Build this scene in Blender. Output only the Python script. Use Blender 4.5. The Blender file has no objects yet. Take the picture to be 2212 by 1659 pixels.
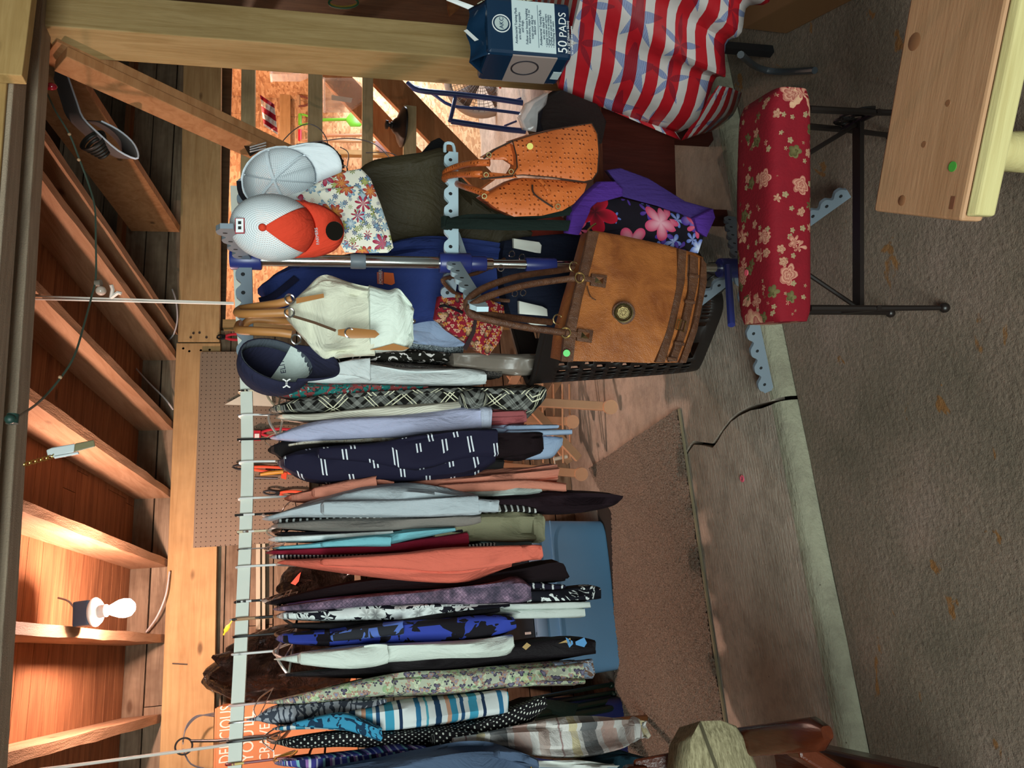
import bpy, math, random
from mathutils import Vector as V, Matrix, noise as mnoise
random.seed(7)
SC = bpy.context.scene
COL = SC.collection
# ------------------------------------------------------------------ camera (the photograph is a portrait shot stored on its side)
FPX, CAMH = 1680.0, 1.5
def _n(a): a = V(a); return a / a.length
_dn = _n((128, 7364, FPX)); _zc = -_dn
_yc = V((-564, -371, FPX)); _yc = _n(_yc - _dn * _yc.dot(_dn)); _xc = _yc.cross(_zc)
MW = Matrix((_xc, _yc, _zc))                      # camera frame (right, down, forward) -> world
CAM = V((0, 0, CAMH))
def ray(x, y): return (MW @ V((1659 - y - 829.5, x - 1106, FPX))).normalized()
def onY(x, y, Y): d = ray(x, y); return CAM + d * (Y / d.y)
def onZ(x, y, Z): d = ray(x, y); return CAM + d * ((Z - CAMH) / d.z)
def onX(x, y, X): d = ray(x, y); return CAM + d * (X / d.x)
cd = bpy.data.cameras.new('camera'); cam = bpy.data.objects.new('camera', cd); COL.objects.link(cam)
cd.sensor_width = 36.0; cd.lens = 36.0 * FPX / 2212; cd.clip_start = 0.02; cd.clip_end = 60
_R, _D, _F = MW @ V((1, 0, 0)), MW @ V((0, 1, 0)), MW @ V((0, 0, 1))
m3 = Matrix((_D, _R, -_F)).transposed(); m4 = m3.to_4x4(); m4.translation = CAM
cam.matrix_world = m4; SC.camera = cam
# ------------------------------------------------------------------ light
SC.view_settings.view_transform = 'Standard'
try: SC.view_settings.look = 'None'
except Exception: pass
SC.view_settings.gamma = 1.0; SC.view_settings.exposure = 0.0; SC.view_settings.use_curve_mapping = False
W = bpy.data.worlds.new('world'); SC.world = W; W.use_nodes = True
W.node_tree.nodes['Background'].inputs[0].default_value = (0.80, 0.95, 0.95, 1); W.node_tree.nodes['Background'].inputs[1].default_value = 0.17
def light(name, kind, loc, energy, color, size=0.1, rot=None, size_y=None):
    l = bpy.data.lights.new(name, kind); l.energy = energy; l.color = color
    if kind == 'AREA':
        l.size = size
        if size_y: l.shape = 'RECTANGLE'; l.size_y = size_y
    elif kind == 'POINT': l.shadow_soft_size = size
    o = bpy.data.objects.new(name, l); COL.objects.link(o); o.location = loc
    if rot: o.rotation_euler = rot
    return o
light('daylight_of_open_door', 'AREA', (-1.9, -1.9, 1.85), 250, (0.88, 1.0, 0.96), 2.4, (math.radians(90), 0, math.radians(-26)), 1.5)
light('bulb_glow', 'POINT', onY(240, 1318, 3.4), 165, (1.0, 0.64, 0.52), 0.035)
light('back_room_bulb', 'POINT', (3.7, 5.3, 2.35), 90, (1.0, 0.66, 0.48), 0.05)
light('back_room_door_daylight', 'AREA', (5.4, 5.5, 0.95), 70, (0.85, 0.92, 1.0), 0.9, (0, math.radians(90), 0), 1.5)
# ------------------------------------------------------------------ materials
def lin(c): return tuple((v / 12.92 if v <= 0.04045 else ((v + 0.055) / 1.055) ** 2.4) for v in c)
def rgb(h):
    if isinstance(h, tuple): return h if len(h) == 4 else h + (1,)
    h = h.lstrip('#'); return lin([int(h[i:i + 2], 16) / 255 for i in (0, 2, 4)]) + (1,)
class NT:
    def __init__(s, name, rough=0.7, metal=0.0, spec=0.5):
        s.m = bpy.data.materials.new(name); s.m.use_nodes = True; s.t = s.m.node_tree
        s.b = s.t.nodes['Principled BSDF']; s.b.inputs['Roughness'].default_value = rough; s.b.inputs['Metallic'].default_value = metal
        s.b.inputs['Specular IOR Level'].default_value = spec
        s._tc = None
    def set(s, sock, v):
        if isinstance(v, bpy.types.NodeSocket): s.t.links.new(v, sock)
        elif v is not None:
            if isinstance(v, str): v = rgb(v)
            sock.default_value = v
    def node(s, typ, ins=None, out=0, **props):
        n = s.t.nodes.new('ShaderNode' + typ)
        for k, v in props.items(): setattr(n, k, v)
        for k, v in (ins or {}).items(): s.set(n.inputs[k], v)
        return n.outputs[out]
    def tc(s, k='UV'):
        if not s._tc: s._tc = s.t.nodes.new('ShaderNodeTexCoord')
        return s._tc.outputs[k]
    def map(s, vec, scale=(1, 1, 1), rot=(0, 0, 0), loc=(0, 0, 0)):
        return s.node('Mapping', {'Vector': vec, 'Scale': scale, 'Rotation': rot, 'Location': loc})
    def noise(s, vec, scale, detail=3, rough=0.5, dist=0.0, out=0):
        return s.node('TexNoise', {'Vector': vec, 'Scale': scale, 'Detail': detail, 'Roughness': rough, 'Distortion': dist}, out=out)
    def vor(s, vec, scale, feature='F1', out=0, rnd=1.0):
        return s.node('TexVoronoi', {'Vector': vec, 'Scale': scale, 'Randomness': rnd}, out=out, feature=feature)
    def wave(s, vec, scale, dist=0, bands='X', typ='BANDS', detail=2, prof='SIN', dscale=1.0):
        return s.node('TexWave', {'Vector': vec, 'Scale': scale, 'Distortion': dist, 'Detail': detail, 'Detail Scale': dscale}, out=1, bands_direction=bands, wave_type=typ, wave_profile=prof)
    def math(s, op, a, b=None, c=None):
        n = s.t.nodes.new('ShaderNodeMath'); n.operation = op
        for i, v in enumerate((a, b, c)):
            if v is not None: s.set(n.inputs[i], v)
        return n.outputs[0]
    def ramp(s, fac, stops, interp='LINEAR'):
        n = s.t.nodes.new('ShaderNodeValToRGB'); n.color_ramp.interpolation = interp
        e = n.color_ramp.elements
        while len(e) < len(stops): e.new(0.5)
        for el, (p, c) in zip(e, stops):
            el.position = p; el.color = rgb(c) if not isinstance(c, (int, float)) else (c, c, c, 1)
        s.set(n.inputs[0], fac); return n.outputs[0]
    def mix(s, fac, a, b, mode='MIX'):
        n = s.t.nodes.new('ShaderNodeMix'); n.data_type = 'RGBA'; n.blend_type = mode
        s.set(n.inputs[0], fac); s.set(n.inputs[6], a); s.set(n.inputs[7], b); return n.outputs[2]
    def sep(s, vec): 
        n = s.t.nodes.new('ShaderNodeSeparateXYZ'); s.set(n.inputs[0], vec); return n.outputs
    def comb(s, x, y, z=0.0):
        n = s.t.nodes.new('ShaderNodeCombineXYZ')
        for i, v in enumerate((x, y, z)): s.set(n.inputs[i], v)
        return n.outputs[0]
    def col(s, c): s.set(s.b.inputs['Base Color'], c); return s
    def bump(s, h, strength=0.3, dist=0.01):
        n = s.t.nodes.new('ShaderNodeBump'); n.inputs['Strength'].default_value = strength; n.inputs['Distance'].default_value = dist
        s.set(n.inputs['Height'], h); s.t.links.new(n.outputs[0], s.b.inputs['Normal']); return s
    def done(s): return s.m
MATS = {}
def plain(key, c, rough=0.6, metal=0.0, var=0.08, nscale=30, bump=0.05, spec=0.5):
    if key in MATS: return MATS[key]
    n = NT(key, rough, metal, spec); o = n.tc('Object'); f = n.noise(o, nscale, 3)
    n.col(n.mix(n.math('MULTIPLY', n.math('SUBTRACT', f, 0.3), var * 3), c, tuple(v * 0.6 for v in rgb(c)[:3]) + (1,)))
    if bump: n.bump(f, bump, 0.004)
    MATS[key] = n.done(); return MATS[key]
def fabric(key, c, rough=0.9, weave=900, var=0.12):
    if key in MATS: return MATS[key]
    n = NT(key, rough, 0, 0.2); u = n.tc('UV'); f = n.noise(u, 14, 4); c3 = rgb(c)[:3]
    n.col(n.mix(n.math('MULTIPLY', f, var * 2.2), c, tuple(v * 0.62 for v in c3) + (1,)))
    cr = n.noise(n.map(u, (34, 7, 1)), 1.0, 4, 0.6, 0.8)
    n.bump(n.math('ADD', n.math('MULTIPLY', n.noise(u, 60, 3, 0.6), .35), cr), 0.55, 0.012)
    MATS[key] = n.done(); return MATS[key]
def wood(key, c1, c2, axis='X', scale=6, rough=0.75, knots=True, rough_saw=0.0, dark='#4a3220', stretch=14, weather=0.0, rotz=0.0):
    """grain runs along AXIS of the object coordinates; every piece gets its own offset"""
    if key in MATS: return MATS[key]
    n = NT(key, rough, 0, 0.25); o = n.tc('Object')
    rnd = n.node('ObjectInfo', {}, out='Random')
    if rotz: o = n.map(o, rot=(0, 0, -rotz))
    off = n.comb(n.math('MULTIPLY', rnd, 37.0), n.math('MULTIPLY', rnd, 19.0), n.math('MULTIPLY', rnd, 53.0))
    p = n.node('VectorMath', {0: o, 1: off}, operation='ADD')
    sc = [stretch, stretch, stretch]; sc['XYZ'.index(axis)] = 1.0
    q = n.map(p, tuple(sc))
    g = n.noise(q, scale * 0.35, 6, 0.62, 1.2); g2 = n.noise(q, scale * 2.0, 4, 0.6)
    base = n.ramp(g, [(0.3, c2), (0.62, c1)])
    base = n.mix(n.math('MULTIPLY', g2, 0.45), base, c2)
    tone = n.math('MULTIPLY_ADD', rnd, 0.35, 0.0)
    base = n.mix(tone, base, c2)
    if knots:
        sk = [5.5, 5.5, 5.5]; sk['XYZ'.index(axis)] = 2.3
        kv = n.vor(n.map(p, tuple(sk)), 1.0)
        base = n.mix(n.ramp(kv, [(0.045, 0.75), (0.10, 0.0)]), base, dark)
    if weather:
        w = n.noise(p, 2.5, 4, 0.7); base = n.mix(n.math('MULTIPLY', n.ramp(w, [(0.42, 0.0), (0.68, 1.0)]), weather), base, dark)
    n.col(base)
    h = n.math('ADD', g2, n.math('MULTIPLY', n.noise(p, 260, 2), rough_saw))
    n.bump(h, 0.25 + rough_saw * 0.4, 0.004)
    MATS[key] = n.done(); return MATS[key]
def metal(key, c, rough=0.25): 
    return plain(key, c, rough, 1.0, 0.03, 20, 0.0)
def clear(key, tint='#f2f6f8', rough=0.06, alpha=0.18):
    if key in MATS: return MATS[key]
    n = NT(key, rough, 0, 0.5); n.b.inputs['Base Color'].default_value = rgb(tint); n.b.inputs['Transmission Weight'].default_value = 0.0
    f = n.noise(n.tc('Object'), 9, 3)
    n.set(n.b.inputs['Alpha'], n.math('MULTIPLY_ADD', f, alpha * 0.6, alpha * 0.7)); n.bump(f, 0.4, 0.02)
    MATS[key] = n.done(); return MATS[key]
# ------------------------------------------------------------------ mesh building
class MB:
    def __init__(s): s.v = []; s.f = []; s.uv = []
    def add(s, vs, fs, uvs=None):
        b = len(s.v); s.v += [tuple(p) for p in vs]
        for i, f in enumerate(fs):
            s.f.append(tuple(b + k for k in f)); s.uv.append(uvs[i] if uvs else None)
        return s
    def box(s, c, d, M=None):
        c = V(c); x, y, z = [k / 2 for k in d]
        P = [V((i * x, j * y, k * z)) for i in (-1, 1) for j in (-1, 1) for k in (-1, 1)]
        if M is not None: P = [M @ p for p in P]
        return s.add([c + p for p in P], [(0, 1, 3, 2), (4, 6, 7, 5), (0, 4, 5, 1), (2, 3, 7, 6), (0, 2, 6, 4), (1, 5, 7, 3)])
    def beam(s, a, b, w, h, up=(0, 0, 1)):
        """box from a to b, w wide, h tall along up"""
        a, b = V(a), V(b); t = (b - a); L = t.length; t.normalize(); u = V(up); u = (u - t * u.dot(t)).normalized(); r = t.cross(u)
        return s.box((a + b) / 2, (L, w, h), Matrix((t, r, u)).transposed())
    def hexa(s, P):  # eight corners: bottom ring 0-3, top ring 4-7
        return s.add(P, [(3, 2, 1, 0), (4, 5, 6, 7), (0, 1, 5, 4), (1, 2, 6, 5), (2, 3, 7, 6), (3, 0, 4, 7)])
    def rings(s, R, closed=True, cap=True, uv=True):
        n = len(R[0]); vs = [p for r in R for p in r]; fs = []; us = []
        vl = 0.0; arcs = []
        for r in R:
            a = [0.0]
            for i in range(n): a.append(a[-1] + (V(r[(i + 1) % n]) - V(r[i])).length)
            arcs.append(a)
        for j in range(len(R) - 1):
            dv = (V(R[j + 1][0]) - V(R[j][0])).length
            for i in range(n if closed else n - 1):
                k = (i + 1) % n
                fs.append((j * n + i, j * n + k, (j + 1) * n + k, (j + 1) * n + i))
                us.append(((arcs[j][i], vl), (arcs[j][i + 1], vl), (arcs[j + 1][i + 1], vl + dv), (arcs[j + 1][i], vl + dv)))
            vl += dv
        if cap and closed:
            fs.append(tuple(range(n - 1, -1, -1))); us.append(None)
            fs.append(tuple((len(R) - 1) * n + i for i in range(n))); us.append(None)
        return s.add(vs, fs, us)
    def tube(s, pts, r, n=8, flat=1.0, up=None, smooth=0, closed=False):
        P = [V(p) for p in pts]
        if smooth: P = crv(P, smooth, closed)
        rr = r if isinstance(r, (list, tuple)) else None
        R = []; prev = None; m = len(P)
        for i, p in enumerate(P):
            if closed: t = P[(i + 1) % m] - P[i - 1]
            else: t = P[min(i + 1, m - 1)] - P[max(i - 1, 0)]
            if t.length < 1e-9: t = V((0, 0, 1))
            t.normalize()
            if prev is None:
                a = V(up) if up else (V((0, 0, 1)) if abs(t.z) < 0.9 else V((1, 0, 0)))
            else: a = prev
            a = a - t * a.dot(t)
            if a.length < 1e-6: a = t.orthogonal()
            a.normalize(); prev = a; b = t.cross(a)
            k = rr[0] + (rr[-1] - rr[0]) * i / max(1, m - 1) if rr and len(rr) == 2 else (rr[min(i * len(rr) // m, len(rr) - 1)] if rr else r)
            R.append([p + a * (k * math.cos(2 * math.pi * q / n)) + b * (k * flat * math.sin(2 * math.pi * q / n)) for q in range(n)])
        if closed: R.append(R[0]); return s.rings(R, True, False)
        return s.rings(R)
    def lathe(s, prof, c=(0, 0, 0), axis=(0, 0, 1), n=24, cap=True):
        """prof: (radius, height) pairs along axis"""
        c = V(c); w = V(axis).normalized(); a = w.orthogonal().normalized(); b = w.cross(a)
        R = [[c + w * h + (a * math.cos(2 * math.pi * q / n) + b * math.sin(2 * math.pi * q / n)) * max(r, 1e-5) for q in range(n)] for r, h in prof]
        return s.rings(R, True, cap)
    def ball(s, c, r, n=16, m=10, M=None):
        c = V(c); r = V(r) if not isinstance(r, (int, float)) else V((r, r, r)); R = []
        for j in range(m + 1):
            th = math.pi * j / m
            ring = []
            for q in range(n):
                ph = 2 * math.pi * q / n
                p = V((r.x * math.sin(th) * math.cos(ph), r.y * math.sin(th) * math.sin(ph), r.z * math.cos(th)))
                if M is not None: p = M @ p
                ring.append(c + p)
            R.append(ring)
        return s.rings(R, True, False)
    def torus(s, c, R, r, axis=(0, 0, 1), n=24, m=8):
        c = V(c); w = V(axis).normalized(); a = w.orthogonal().normalized(); b = w.cross(a)
        return s.tube([c + (a * math.cos(2 * math.pi * q / n) + b * math.sin(2 * math.pi * q / n)) * R for q in range(n)], r, m, closed=True, up=w)
    def prism(s, poly, d):
        """poly: list of points of a plane, d: offset vector"""
        P = [V(p) for p in poly]; n = len(P); d = V(d)
        fs = [tuple(range(n)), tuple(range(2 * n - 1, n - 1, -1))] + [(i, i + n, (i + 1) % n + n, (i + 1) % n) for i in range(n)]
        return s.add(P + [p + d for p in P], fs)
    def sheet(s, G, uvs=1.0):
        """G: rows of points; a thin surface"""
        m = len(G[0]); vs = [p for r in G for p in r]; fs = []; us = []
        al = [[0.0] for _ in G]
        for j, r in enumerate(G):
            for i in range(1, m): al[j].append(al[j][-1] + (V(r[i]) - V(r[i - 1])).length)
        vl = [0.0]
        for j in range(1, len(G)): vl.append(vl[-1] + (V(G[j][m // 2]) - V(G[j - 1][m // 2])).length)
        for j in range(len(G) - 1):
            for i in range(m - 1):
                fs.append((j * m + i, j * m + i + 1, (j + 1) * m + i + 1, (j + 1) * m + i))
                us.append(((al[j][i], vl[j]), (al[j][i + 1], vl[j]), (al[j + 1][i + 1], vl[j + 1]), (al[j + 1][i], vl[j + 1])))
        return s.add(vs, fs, us)
    def build(s, name, mat, parent=None, smooth=38, bev=0.0, solid=0.0, sub=0):
        me = bpy.data.meshes.new(name); me.from_pydata(s.v, [], s.f)
        if any(u is not None for u in s.uv):
            L = me.uv_layers.new(name='UVMap'); k = 0
            for f, u in zip(s.f, s.uv):
                for i in range(len(f)):
                    if u is not None: L.data[k].uv = u[i]
                    else: p = s.v[f[i]]; L.data[k].uv = (p[0] + p[1] * 0.3, p[2])
                    k += 1
        me.update(); me.materials.append(mat)
        import bmesh
        b = bmesh.new(); b.from_mesh(me); bmesh.ops.recalc_face_normals(b, faces=b.faces) if not solid else None; b.to_mesh(me); b.free()
        if smooth: me.shade_smooth(); me.set_sharp_from_angle(angle=math.radians(smooth))
        o = bpy.data.objects.new(name, me); COL.objects.link(o)
        if parent is not None:
            o.parent = parent; o.matrix_parent_inverse = Matrix.Translation(-parent.location)
        if solid: md = o.modifiers.new('thickness', 'SOLIDIFY'); md.thickness = solid; md.offset = 0
        if bev: md = o.modifiers.new('edges', 'BEVEL'); md.width = bev; md.segments = 2; md.limit_method = 'ANGLE'
        if sub: md = o.modifiers.new('smooth', 'SUBSURF'); md.levels = sub; md.render_levels = sub
        return o
def crv(P, k, closed=False):
    """Catmull-Rom through P, k points per span"""
    P = [V(p) for p in P]; n = len(P); out = []
    g = (lambda i: P[i % n]) if closed else (lambda i: P[max(0, min(n - 1, i))])
    for i in range(n if closed else n - 1):
        a, b, c, d = g(i - 1), g(i), g(i + 1), g(i + 2)
        for j in range(k):
            t = j / k
            out.append(0.5 * ((2 * b) + (c - a) * t + (2 * a - 5 * b + 4 * c - d) * t * t + (3 * b - a - 3 * c + d) * t ** 3))
    if not closed: out.append(P[-1])
    return out
def pts(L): return [onY(*p) for p in L]
def thing(name, label, cat, loc=(0, 0, 0), group=None):
    o = bpy.data.objects.new(name, None); COL.objects.link(o); o.location = loc; o.empty_display_size = 0.05
    o['label'] = label; o['category'] = cat
    if group: o['group'] = group
    return o
def tag(o, label, cat, group=None):
    o['label'] = label; o['category'] = cat
    if group: o['group'] = group
    return o
def struct(o): o['kind'] = 'structure'; return o
def sroot(name, loc=(0, 0, 0)):
    o = bpy.data.objects.new(name, None); COL.objects.link(o); o.location = loc; o['kind'] = 'structure'; return o
def stuff(o): o['kind'] = 'stuff'; return o
def text(s, origin, right, up, size, mat, parent, name='lettering', align='LEFT', ext=0.0004, xs=1.0):
    c = bpy.data.curves.new(name, 'FONT'); c.body = s; c.size = size; c.extrude = ext; c.align_x = align; c.resolution_u = 3
    r = V(right).normalized(); u = V(up); u = (u - r * u.dot(r)).normalized(); w = r.cross(u)
    dg = None
    tmp = bpy.data.objects.new('lettering_curve', c); me = tmp.to_mesh()
    M = Matrix((r * xs, u, w)).transposed().to_4x4(); M.translation = V(origin)
    mm = me.copy(); tmp.to_mesh_clear(); bpy.data.objects.remove(tmp); bpy.data.curves.remove(c)
    mm.transform(M); mm.materials.clear(); mm.materials.append(mat); mm.name = name
    o = bpy.data.objects.new(name, mm); COL.objects.link(o)
    if parent is not None: o.parent = parent; o.matrix_parent_inverse = Matrix.Translation(-parent.location)
    return o
def slab(poly, Y, t, bulge=0.0, rings=(1.0, 0.94, 0.8, 0.55, 0.25), back=None, mb=None, dens=0.0):
    """a solid with the outline POLY (photograph points (x, y) or (x, y, Y)), t thick away from the viewer, front face puffed by bulge"""
    P = [onY(p[0], p[1], p[2] if len(p) > 2 else Y) for p in poly]
    if dens:
        Q = []
        for i, p in enumerate(P):
            q = P[(i + 1) % len(P)]; k = max(1, int((q - p).length / dens))
            Q += [p.lerp(q, j / k) for j in range(k)]
        P = Q
    c = sum(P, V()) / len(P); dv = V((c.x, c.y, 0)).normalized()
    mb = mb or MB(); n = len(P); R = []
    b2 = bulge if back is None else back
    for sc in rings[::-1]: R.append([c + (p - c) * sc + dv * (t + b2 * (1 - sc * sc)) for p in P])
    for sc in rings: R.append([c + (p - c) * sc - dv * (bulge * (1 - sc * sc)) for p in P])
    vs = [p for r in R for p in r]; rt = V((dv.y, -dv.x, 0)); fs = []; us = []
    def uvp(p): d = p - c; return (d.dot(rt), d.z)
    for j in range(len(R) - 1):
        for i in range(n):
            k = (i + 1) % n; fs.append((j * n + i, j * n + k, (j + 1) * n + k, (j + 1) * n + i)); us.append(tuple(uvp(vs[q]) for q in fs[-1]))
    m = len(R)
    fs.append(tuple(range(n - 1, -1, -1))); us.append(tuple(uvp(vs[q]) for q in fs[-1]))
    fs.append(tuple((m - 1) * n + i for i in range(n))); us.append(tuple(uvp(vs[q]) for q in fs[-1]))
    return mb.add(vs, fs, us)
# ================================================================== SETTING
M_pine = wood('pale_pine', '#c9a878', '#a98558', 'X', weather=0.25)
M_pineY = wood('pale_pine_y', '#b08a62', '#8f6845', 'Y', rough_saw=0.5, stretch=10)
M_pineZ = wood('pale_pine_z', '#b59a6c', '#917548', 'Z', weather=0.15)
M_raft = wood('rafter_wood', '#c09a7a', '#9a7152', 'Y', rough_saw=0.9, stretch=11)
M_deck = wood('roof_boards', '#a5714c', '#6e442b', 'X', stretch=12)
M_side = wood('weathered_siding', '#a08c74', '#6d5a48', 'X', weather=0.6, stretch=14, rough_saw=0.3)
M_head = wood('header_wood', '#c3a06a', '#a88450', 'X', weather=0.15)
M_headg = wood('header_edge_wood', '#b3a08a', '#8f7e6c', 'X', rough_saw=0.8, knots=False)
M_diag = wood('brace_wood', '#b8875c', '#96653f', 'X', stretch=9, weather=0.1)
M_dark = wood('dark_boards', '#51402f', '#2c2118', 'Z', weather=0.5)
def osb():
    n = NT('osb', 0.75, 0, 0.3); o = n.tc('Object')
    q = n.map(o, (9, 9, 30), (0, 0.6, 0)); q2 = n.map(o, (9, 9, 30), (0, -0.8, 0))
    c1 = n.vor(q, 2.2, out=1); c2 = n.vor(q2, 1.6, out=1); m = n.math('GREATER_THAN', n.noise(o, 14, 2), 0.5)
    f = n.mix(m, c1, c2); g = n.node('SeparateColor', {0: f}, out=0)
    n.col(n.ramp(g, [(0.0, '#a87a55'), (0.5, '#c99d72'), (1.0, '#dcb78d')])); n.bump(g, 0.3, 0.004)
    return n.done()
M_osb = osb()
def concrete():
    n = NT('concrete', 0.85, 0, 0.3); o = n.tc('Object')
    big = n.noise(o, 1.6, 5, 0.6); c = n.ramp(big, [(0.36, '#766a5a'), (0.52, '#8d7b6b'), (0.66, '#9f887a')])
    fine = n.noise(o, 75, 4, 0.7); c = n.mix(n.math('MULTIPLY', n.ramp(fine, [(0.35, 1.0), (0.6, 0.0)]), 0.4), c, '#4b463d')
    st = n.noise(n.map(o, (1, 1.6, 1)), 5.5, 4, 0.6, 0.6)
    y = n.sep(o)[1]; near = n.ramp(y, [(0.0, 1.0), (1.0, 0.0)])
    c = n.mix(n.math('MULTIPLY', n.ramp(st, [(0.645, 0.0), (0.67, 0.8)]), 1.0), c, '#94632e')
    dk = n.noise(n.map(o, (1, 1, 1), loc=(7, 3, 0)), 6.5, 4, 0.6); c = n.mix(n.ramp(dk, [(0.68, 0.0), (0.76, 0.6)]), c, '#2e2a24')
    n.col(c); n.bump(n.math('ADD', n.noise(o, 55, 5, 0.75), n.math('MULTIPLY', n.noise(o, 9, 4), 0.6)), 0.75, 0.012)
    return n.done()
def concrete2(key, a, b):
    n = NT(key, 0.8, 0, 0.3); o = n.tc('Object')
    big = n.noise(o, 2.2, 5, 0.65); c = n.ramp(big, [(0.35, a), (0.62, b)])
    sp = n.vor(o, 17); c = n.mix(n.ramp(sp, [(0.03, 0.8), (0.055, 0.0)]), c, '#3a2c20')
    pt = n.noise(o, 11, 5, .7); c = n.mix(n.math('MULTIPLY', n.ramp(pt, [(.42, 0.0), (.66, 1.0)]), .45), c, '#6f675a')
    n.col(c); n.bump(n.math('ADD', n.noise(n.map(o, (10, 45, 10)), 2.0, 5, 0.65), n.math('MULTIPLY', n.noise(o, 34, 5, .7), .5)), 0.8, 0.012)
    return n.done()
M_conc, M_slab, M_lip = concrete(), concrete2('troweled_slab', '#a89a8a', '#bcae9f'), concrete2('painted_lip', '#8e8b76', '#a19e88')
# floor, two levels: the front apron at z = 0 and the raised slab behind the rounded lip
mb = MB(); mb.sheet([[(x, y, 0) for x in (-3, -1, 1, 3, 5)] for y in (-3.2, -1, 1, 2.217)]); floor = struct(mb.build('floor', M_conc))
CR = [onZ(x, y, .06) for x, y in ((1728, 838), (1700, 860), (1673, 868), (1646, 876), (1620, 882), (1596, 894), (1578, 908), (1563, 928), (1549, 950), (1538, 963), (1515, 958), (1499, 956), (1489, 968), (1479, 986))]
CR = [V((CR[0].x, 2.20, .06))] + CR[1:] + [V((CR[-1].x - .08, 3.5, .06)), V((0.6, 7.2, .06))]
LIPY = 2.282
def upper(side):
    rnd = random.Random(4); E = []
    for i, p in enumerate(CR):
        g = 0.0 if i >= len(CR) - 2 else 0.0055 + 0.004 * rnd.random()
        E.append(V((p.x + side * g, p.y + (rnd.random() - .5) * .008 * (0 < i < len(CR) - 2), .06)))
    k = next(i for i, p in enumerate(E) if p.y > LIPY); t = (LIPY - E[k - 1].y) / (E[k].y - E[k - 1].y)
    st = E[k - 1].lerp(E[k], t); st.z = .06; E = [st] + E[k:]
    xo = 7.0 * side
    m = MB(); P = E + [V((xo, 7.2, .06)), V((xo, LIPY, .06))]
    m.prism(P, (0, 0, -.055))
    o = m.build('slab_half', M_slab, floor, smooth=0); o['kind'] = 'structure'
    l = MB(); xs = [st.x + (xo - st.x) * j / 40 for j in range(41)]
    prof = [(LIPY, .06), (2.262, .0585), (2.245, .05), (2.235, .036), (2.228, .018), (2.224, -.02)]
    rows = [[(x, yy + 0.012 * mnoise.noise(V((x * 3, 0, 0))) * (q > 0), z) for x in xs] for q, (yy, z) in enumerate(prof)]
    l.sheet(rows); lo = l.build('lip', M_lip, floor); lo['kind'] = 'structure'
upper(1); upper(-1)
MB().box((1.0, 4.5, -.035), (12, 5.4, .03)).build('sub_base', plain('dark_subbase', '#1d1613', .95), floor, smooth=0)
# back wall of horizontal siding boards
wb = sroot('wall_back', (0.4, 4.64, 0.06)); z = 0.06; i = 0
while z < 3.15:
    h = 0.128; ends = [-1.75, -0.4 + 0.9 * ((i * 7) % 5) / 5, 1.88 if z < 2.16 else 4.05]
    for a, b in zip(ends[:-1], ends[1:]):
        MB().box(((a + b) / 2, 4.655 + random.uniform(-.004, .004), z + h / 2), (b - a - .004, .022, h - .006 + random.uniform(-.003, .001))).build('siding_plank', M_side, wb, smooth=0)
    z += h; i += 1
for zz, yy in ((0.06, 4.72),): MB().box((1.1, yy, 1.6), (6, .02, 3.2)) # backing kept out of the opening
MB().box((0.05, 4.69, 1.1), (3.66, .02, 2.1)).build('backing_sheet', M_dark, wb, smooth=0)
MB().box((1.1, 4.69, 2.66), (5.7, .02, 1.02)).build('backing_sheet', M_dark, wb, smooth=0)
def plate(x0a, x1a, ya, x0b, x1b, yb, Y=4.575):
    a, b, c, d = onY(x0a, ya, Y), onY(x1a, ya, Y), onY(x0b, yb, Y), onY(x1b, yb, Y); e = V((0, .045, 0))
    return MB().hexa([b, d, d + e, b + e, a, c, c + e, a + e]).build('plate_board', M_pine, wb, smooth=0, bev=.003)
plate(397, 478, 110, 384, 474, 738); plate(381, 476, 741, 338, 458, 1800, 4.57)
MB().tube([onY(372, 1433, 4.56), onY(405, 1435, 4.565)], .003, 6).build('bent_nail', plain('rusty_nail', '#3a2a22', .6), wb)
for x, y in ((418, 720), (431, 719), (412, 729), (446, 729), (396, 753), (409, 759), (434, 757), (453, 756)): MB().lathe([(.007, 0), (.007, .003)], onY(x, y, 4.573), (0, -1, 0), 10).build('nail_head', MATS['rusty_nail'], wb)
# roof: boards above sloping rafters
SL = -0.069
def rz(y): return 2.405 + SL * (y - 4.6)
ce = sroot('ceiling', (0.4, 3.4, 2.6)); y = 4.62
while y > 2.2:
    for a, b in ((-1.75, 0.75 + .4 * random.random()), (None, 2.02)):
        if a is None: a = last
        last = b; zc = rz(y - .065) + .195
        MB().box(((a + b) / 2, y - .068, zc), (b - a - .003, .133, .018), Matrix.Rotation(math.atan(SL), 3, 'X')).build('roof_plank', M_deck, ce, smooth=0)
    y -= .136
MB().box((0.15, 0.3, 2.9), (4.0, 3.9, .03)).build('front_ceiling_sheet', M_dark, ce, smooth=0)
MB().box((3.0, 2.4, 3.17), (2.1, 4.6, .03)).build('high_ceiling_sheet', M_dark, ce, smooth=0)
for X in (-0.68, -0.28, 0.112, 0.505, 0.885, 1.275, 1.70, 1.86):
    xs = X + .0; dx = -.017
    P = []
    for (yy, dz) in ((2.2, 0), (4.62, 0)):
        pass
    a0, a1 = V((xs + dx * (2.2 - 4.6), 2.2, rz(2.2))), V((xs, 4.62, rz(4.62))); w = V((.042, 0, 0)); u = V((0, 0, .185))
    m = MB(); N = 16; R = []
    for j in range(N + 1):
        p = a0.lerp(a1, j / N); e = [V((random.uniform(-.003, .003), 0, random.uniform(-.002, .002))) for _ in range(2)]
        R.append([p - w / 2 + e[0], p + w / 2 + e[1], p + w / 2 + u, p - w / 2 + u])
    m.rings(R).build('rafter', M_raft, ce, smooth=0)
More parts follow.
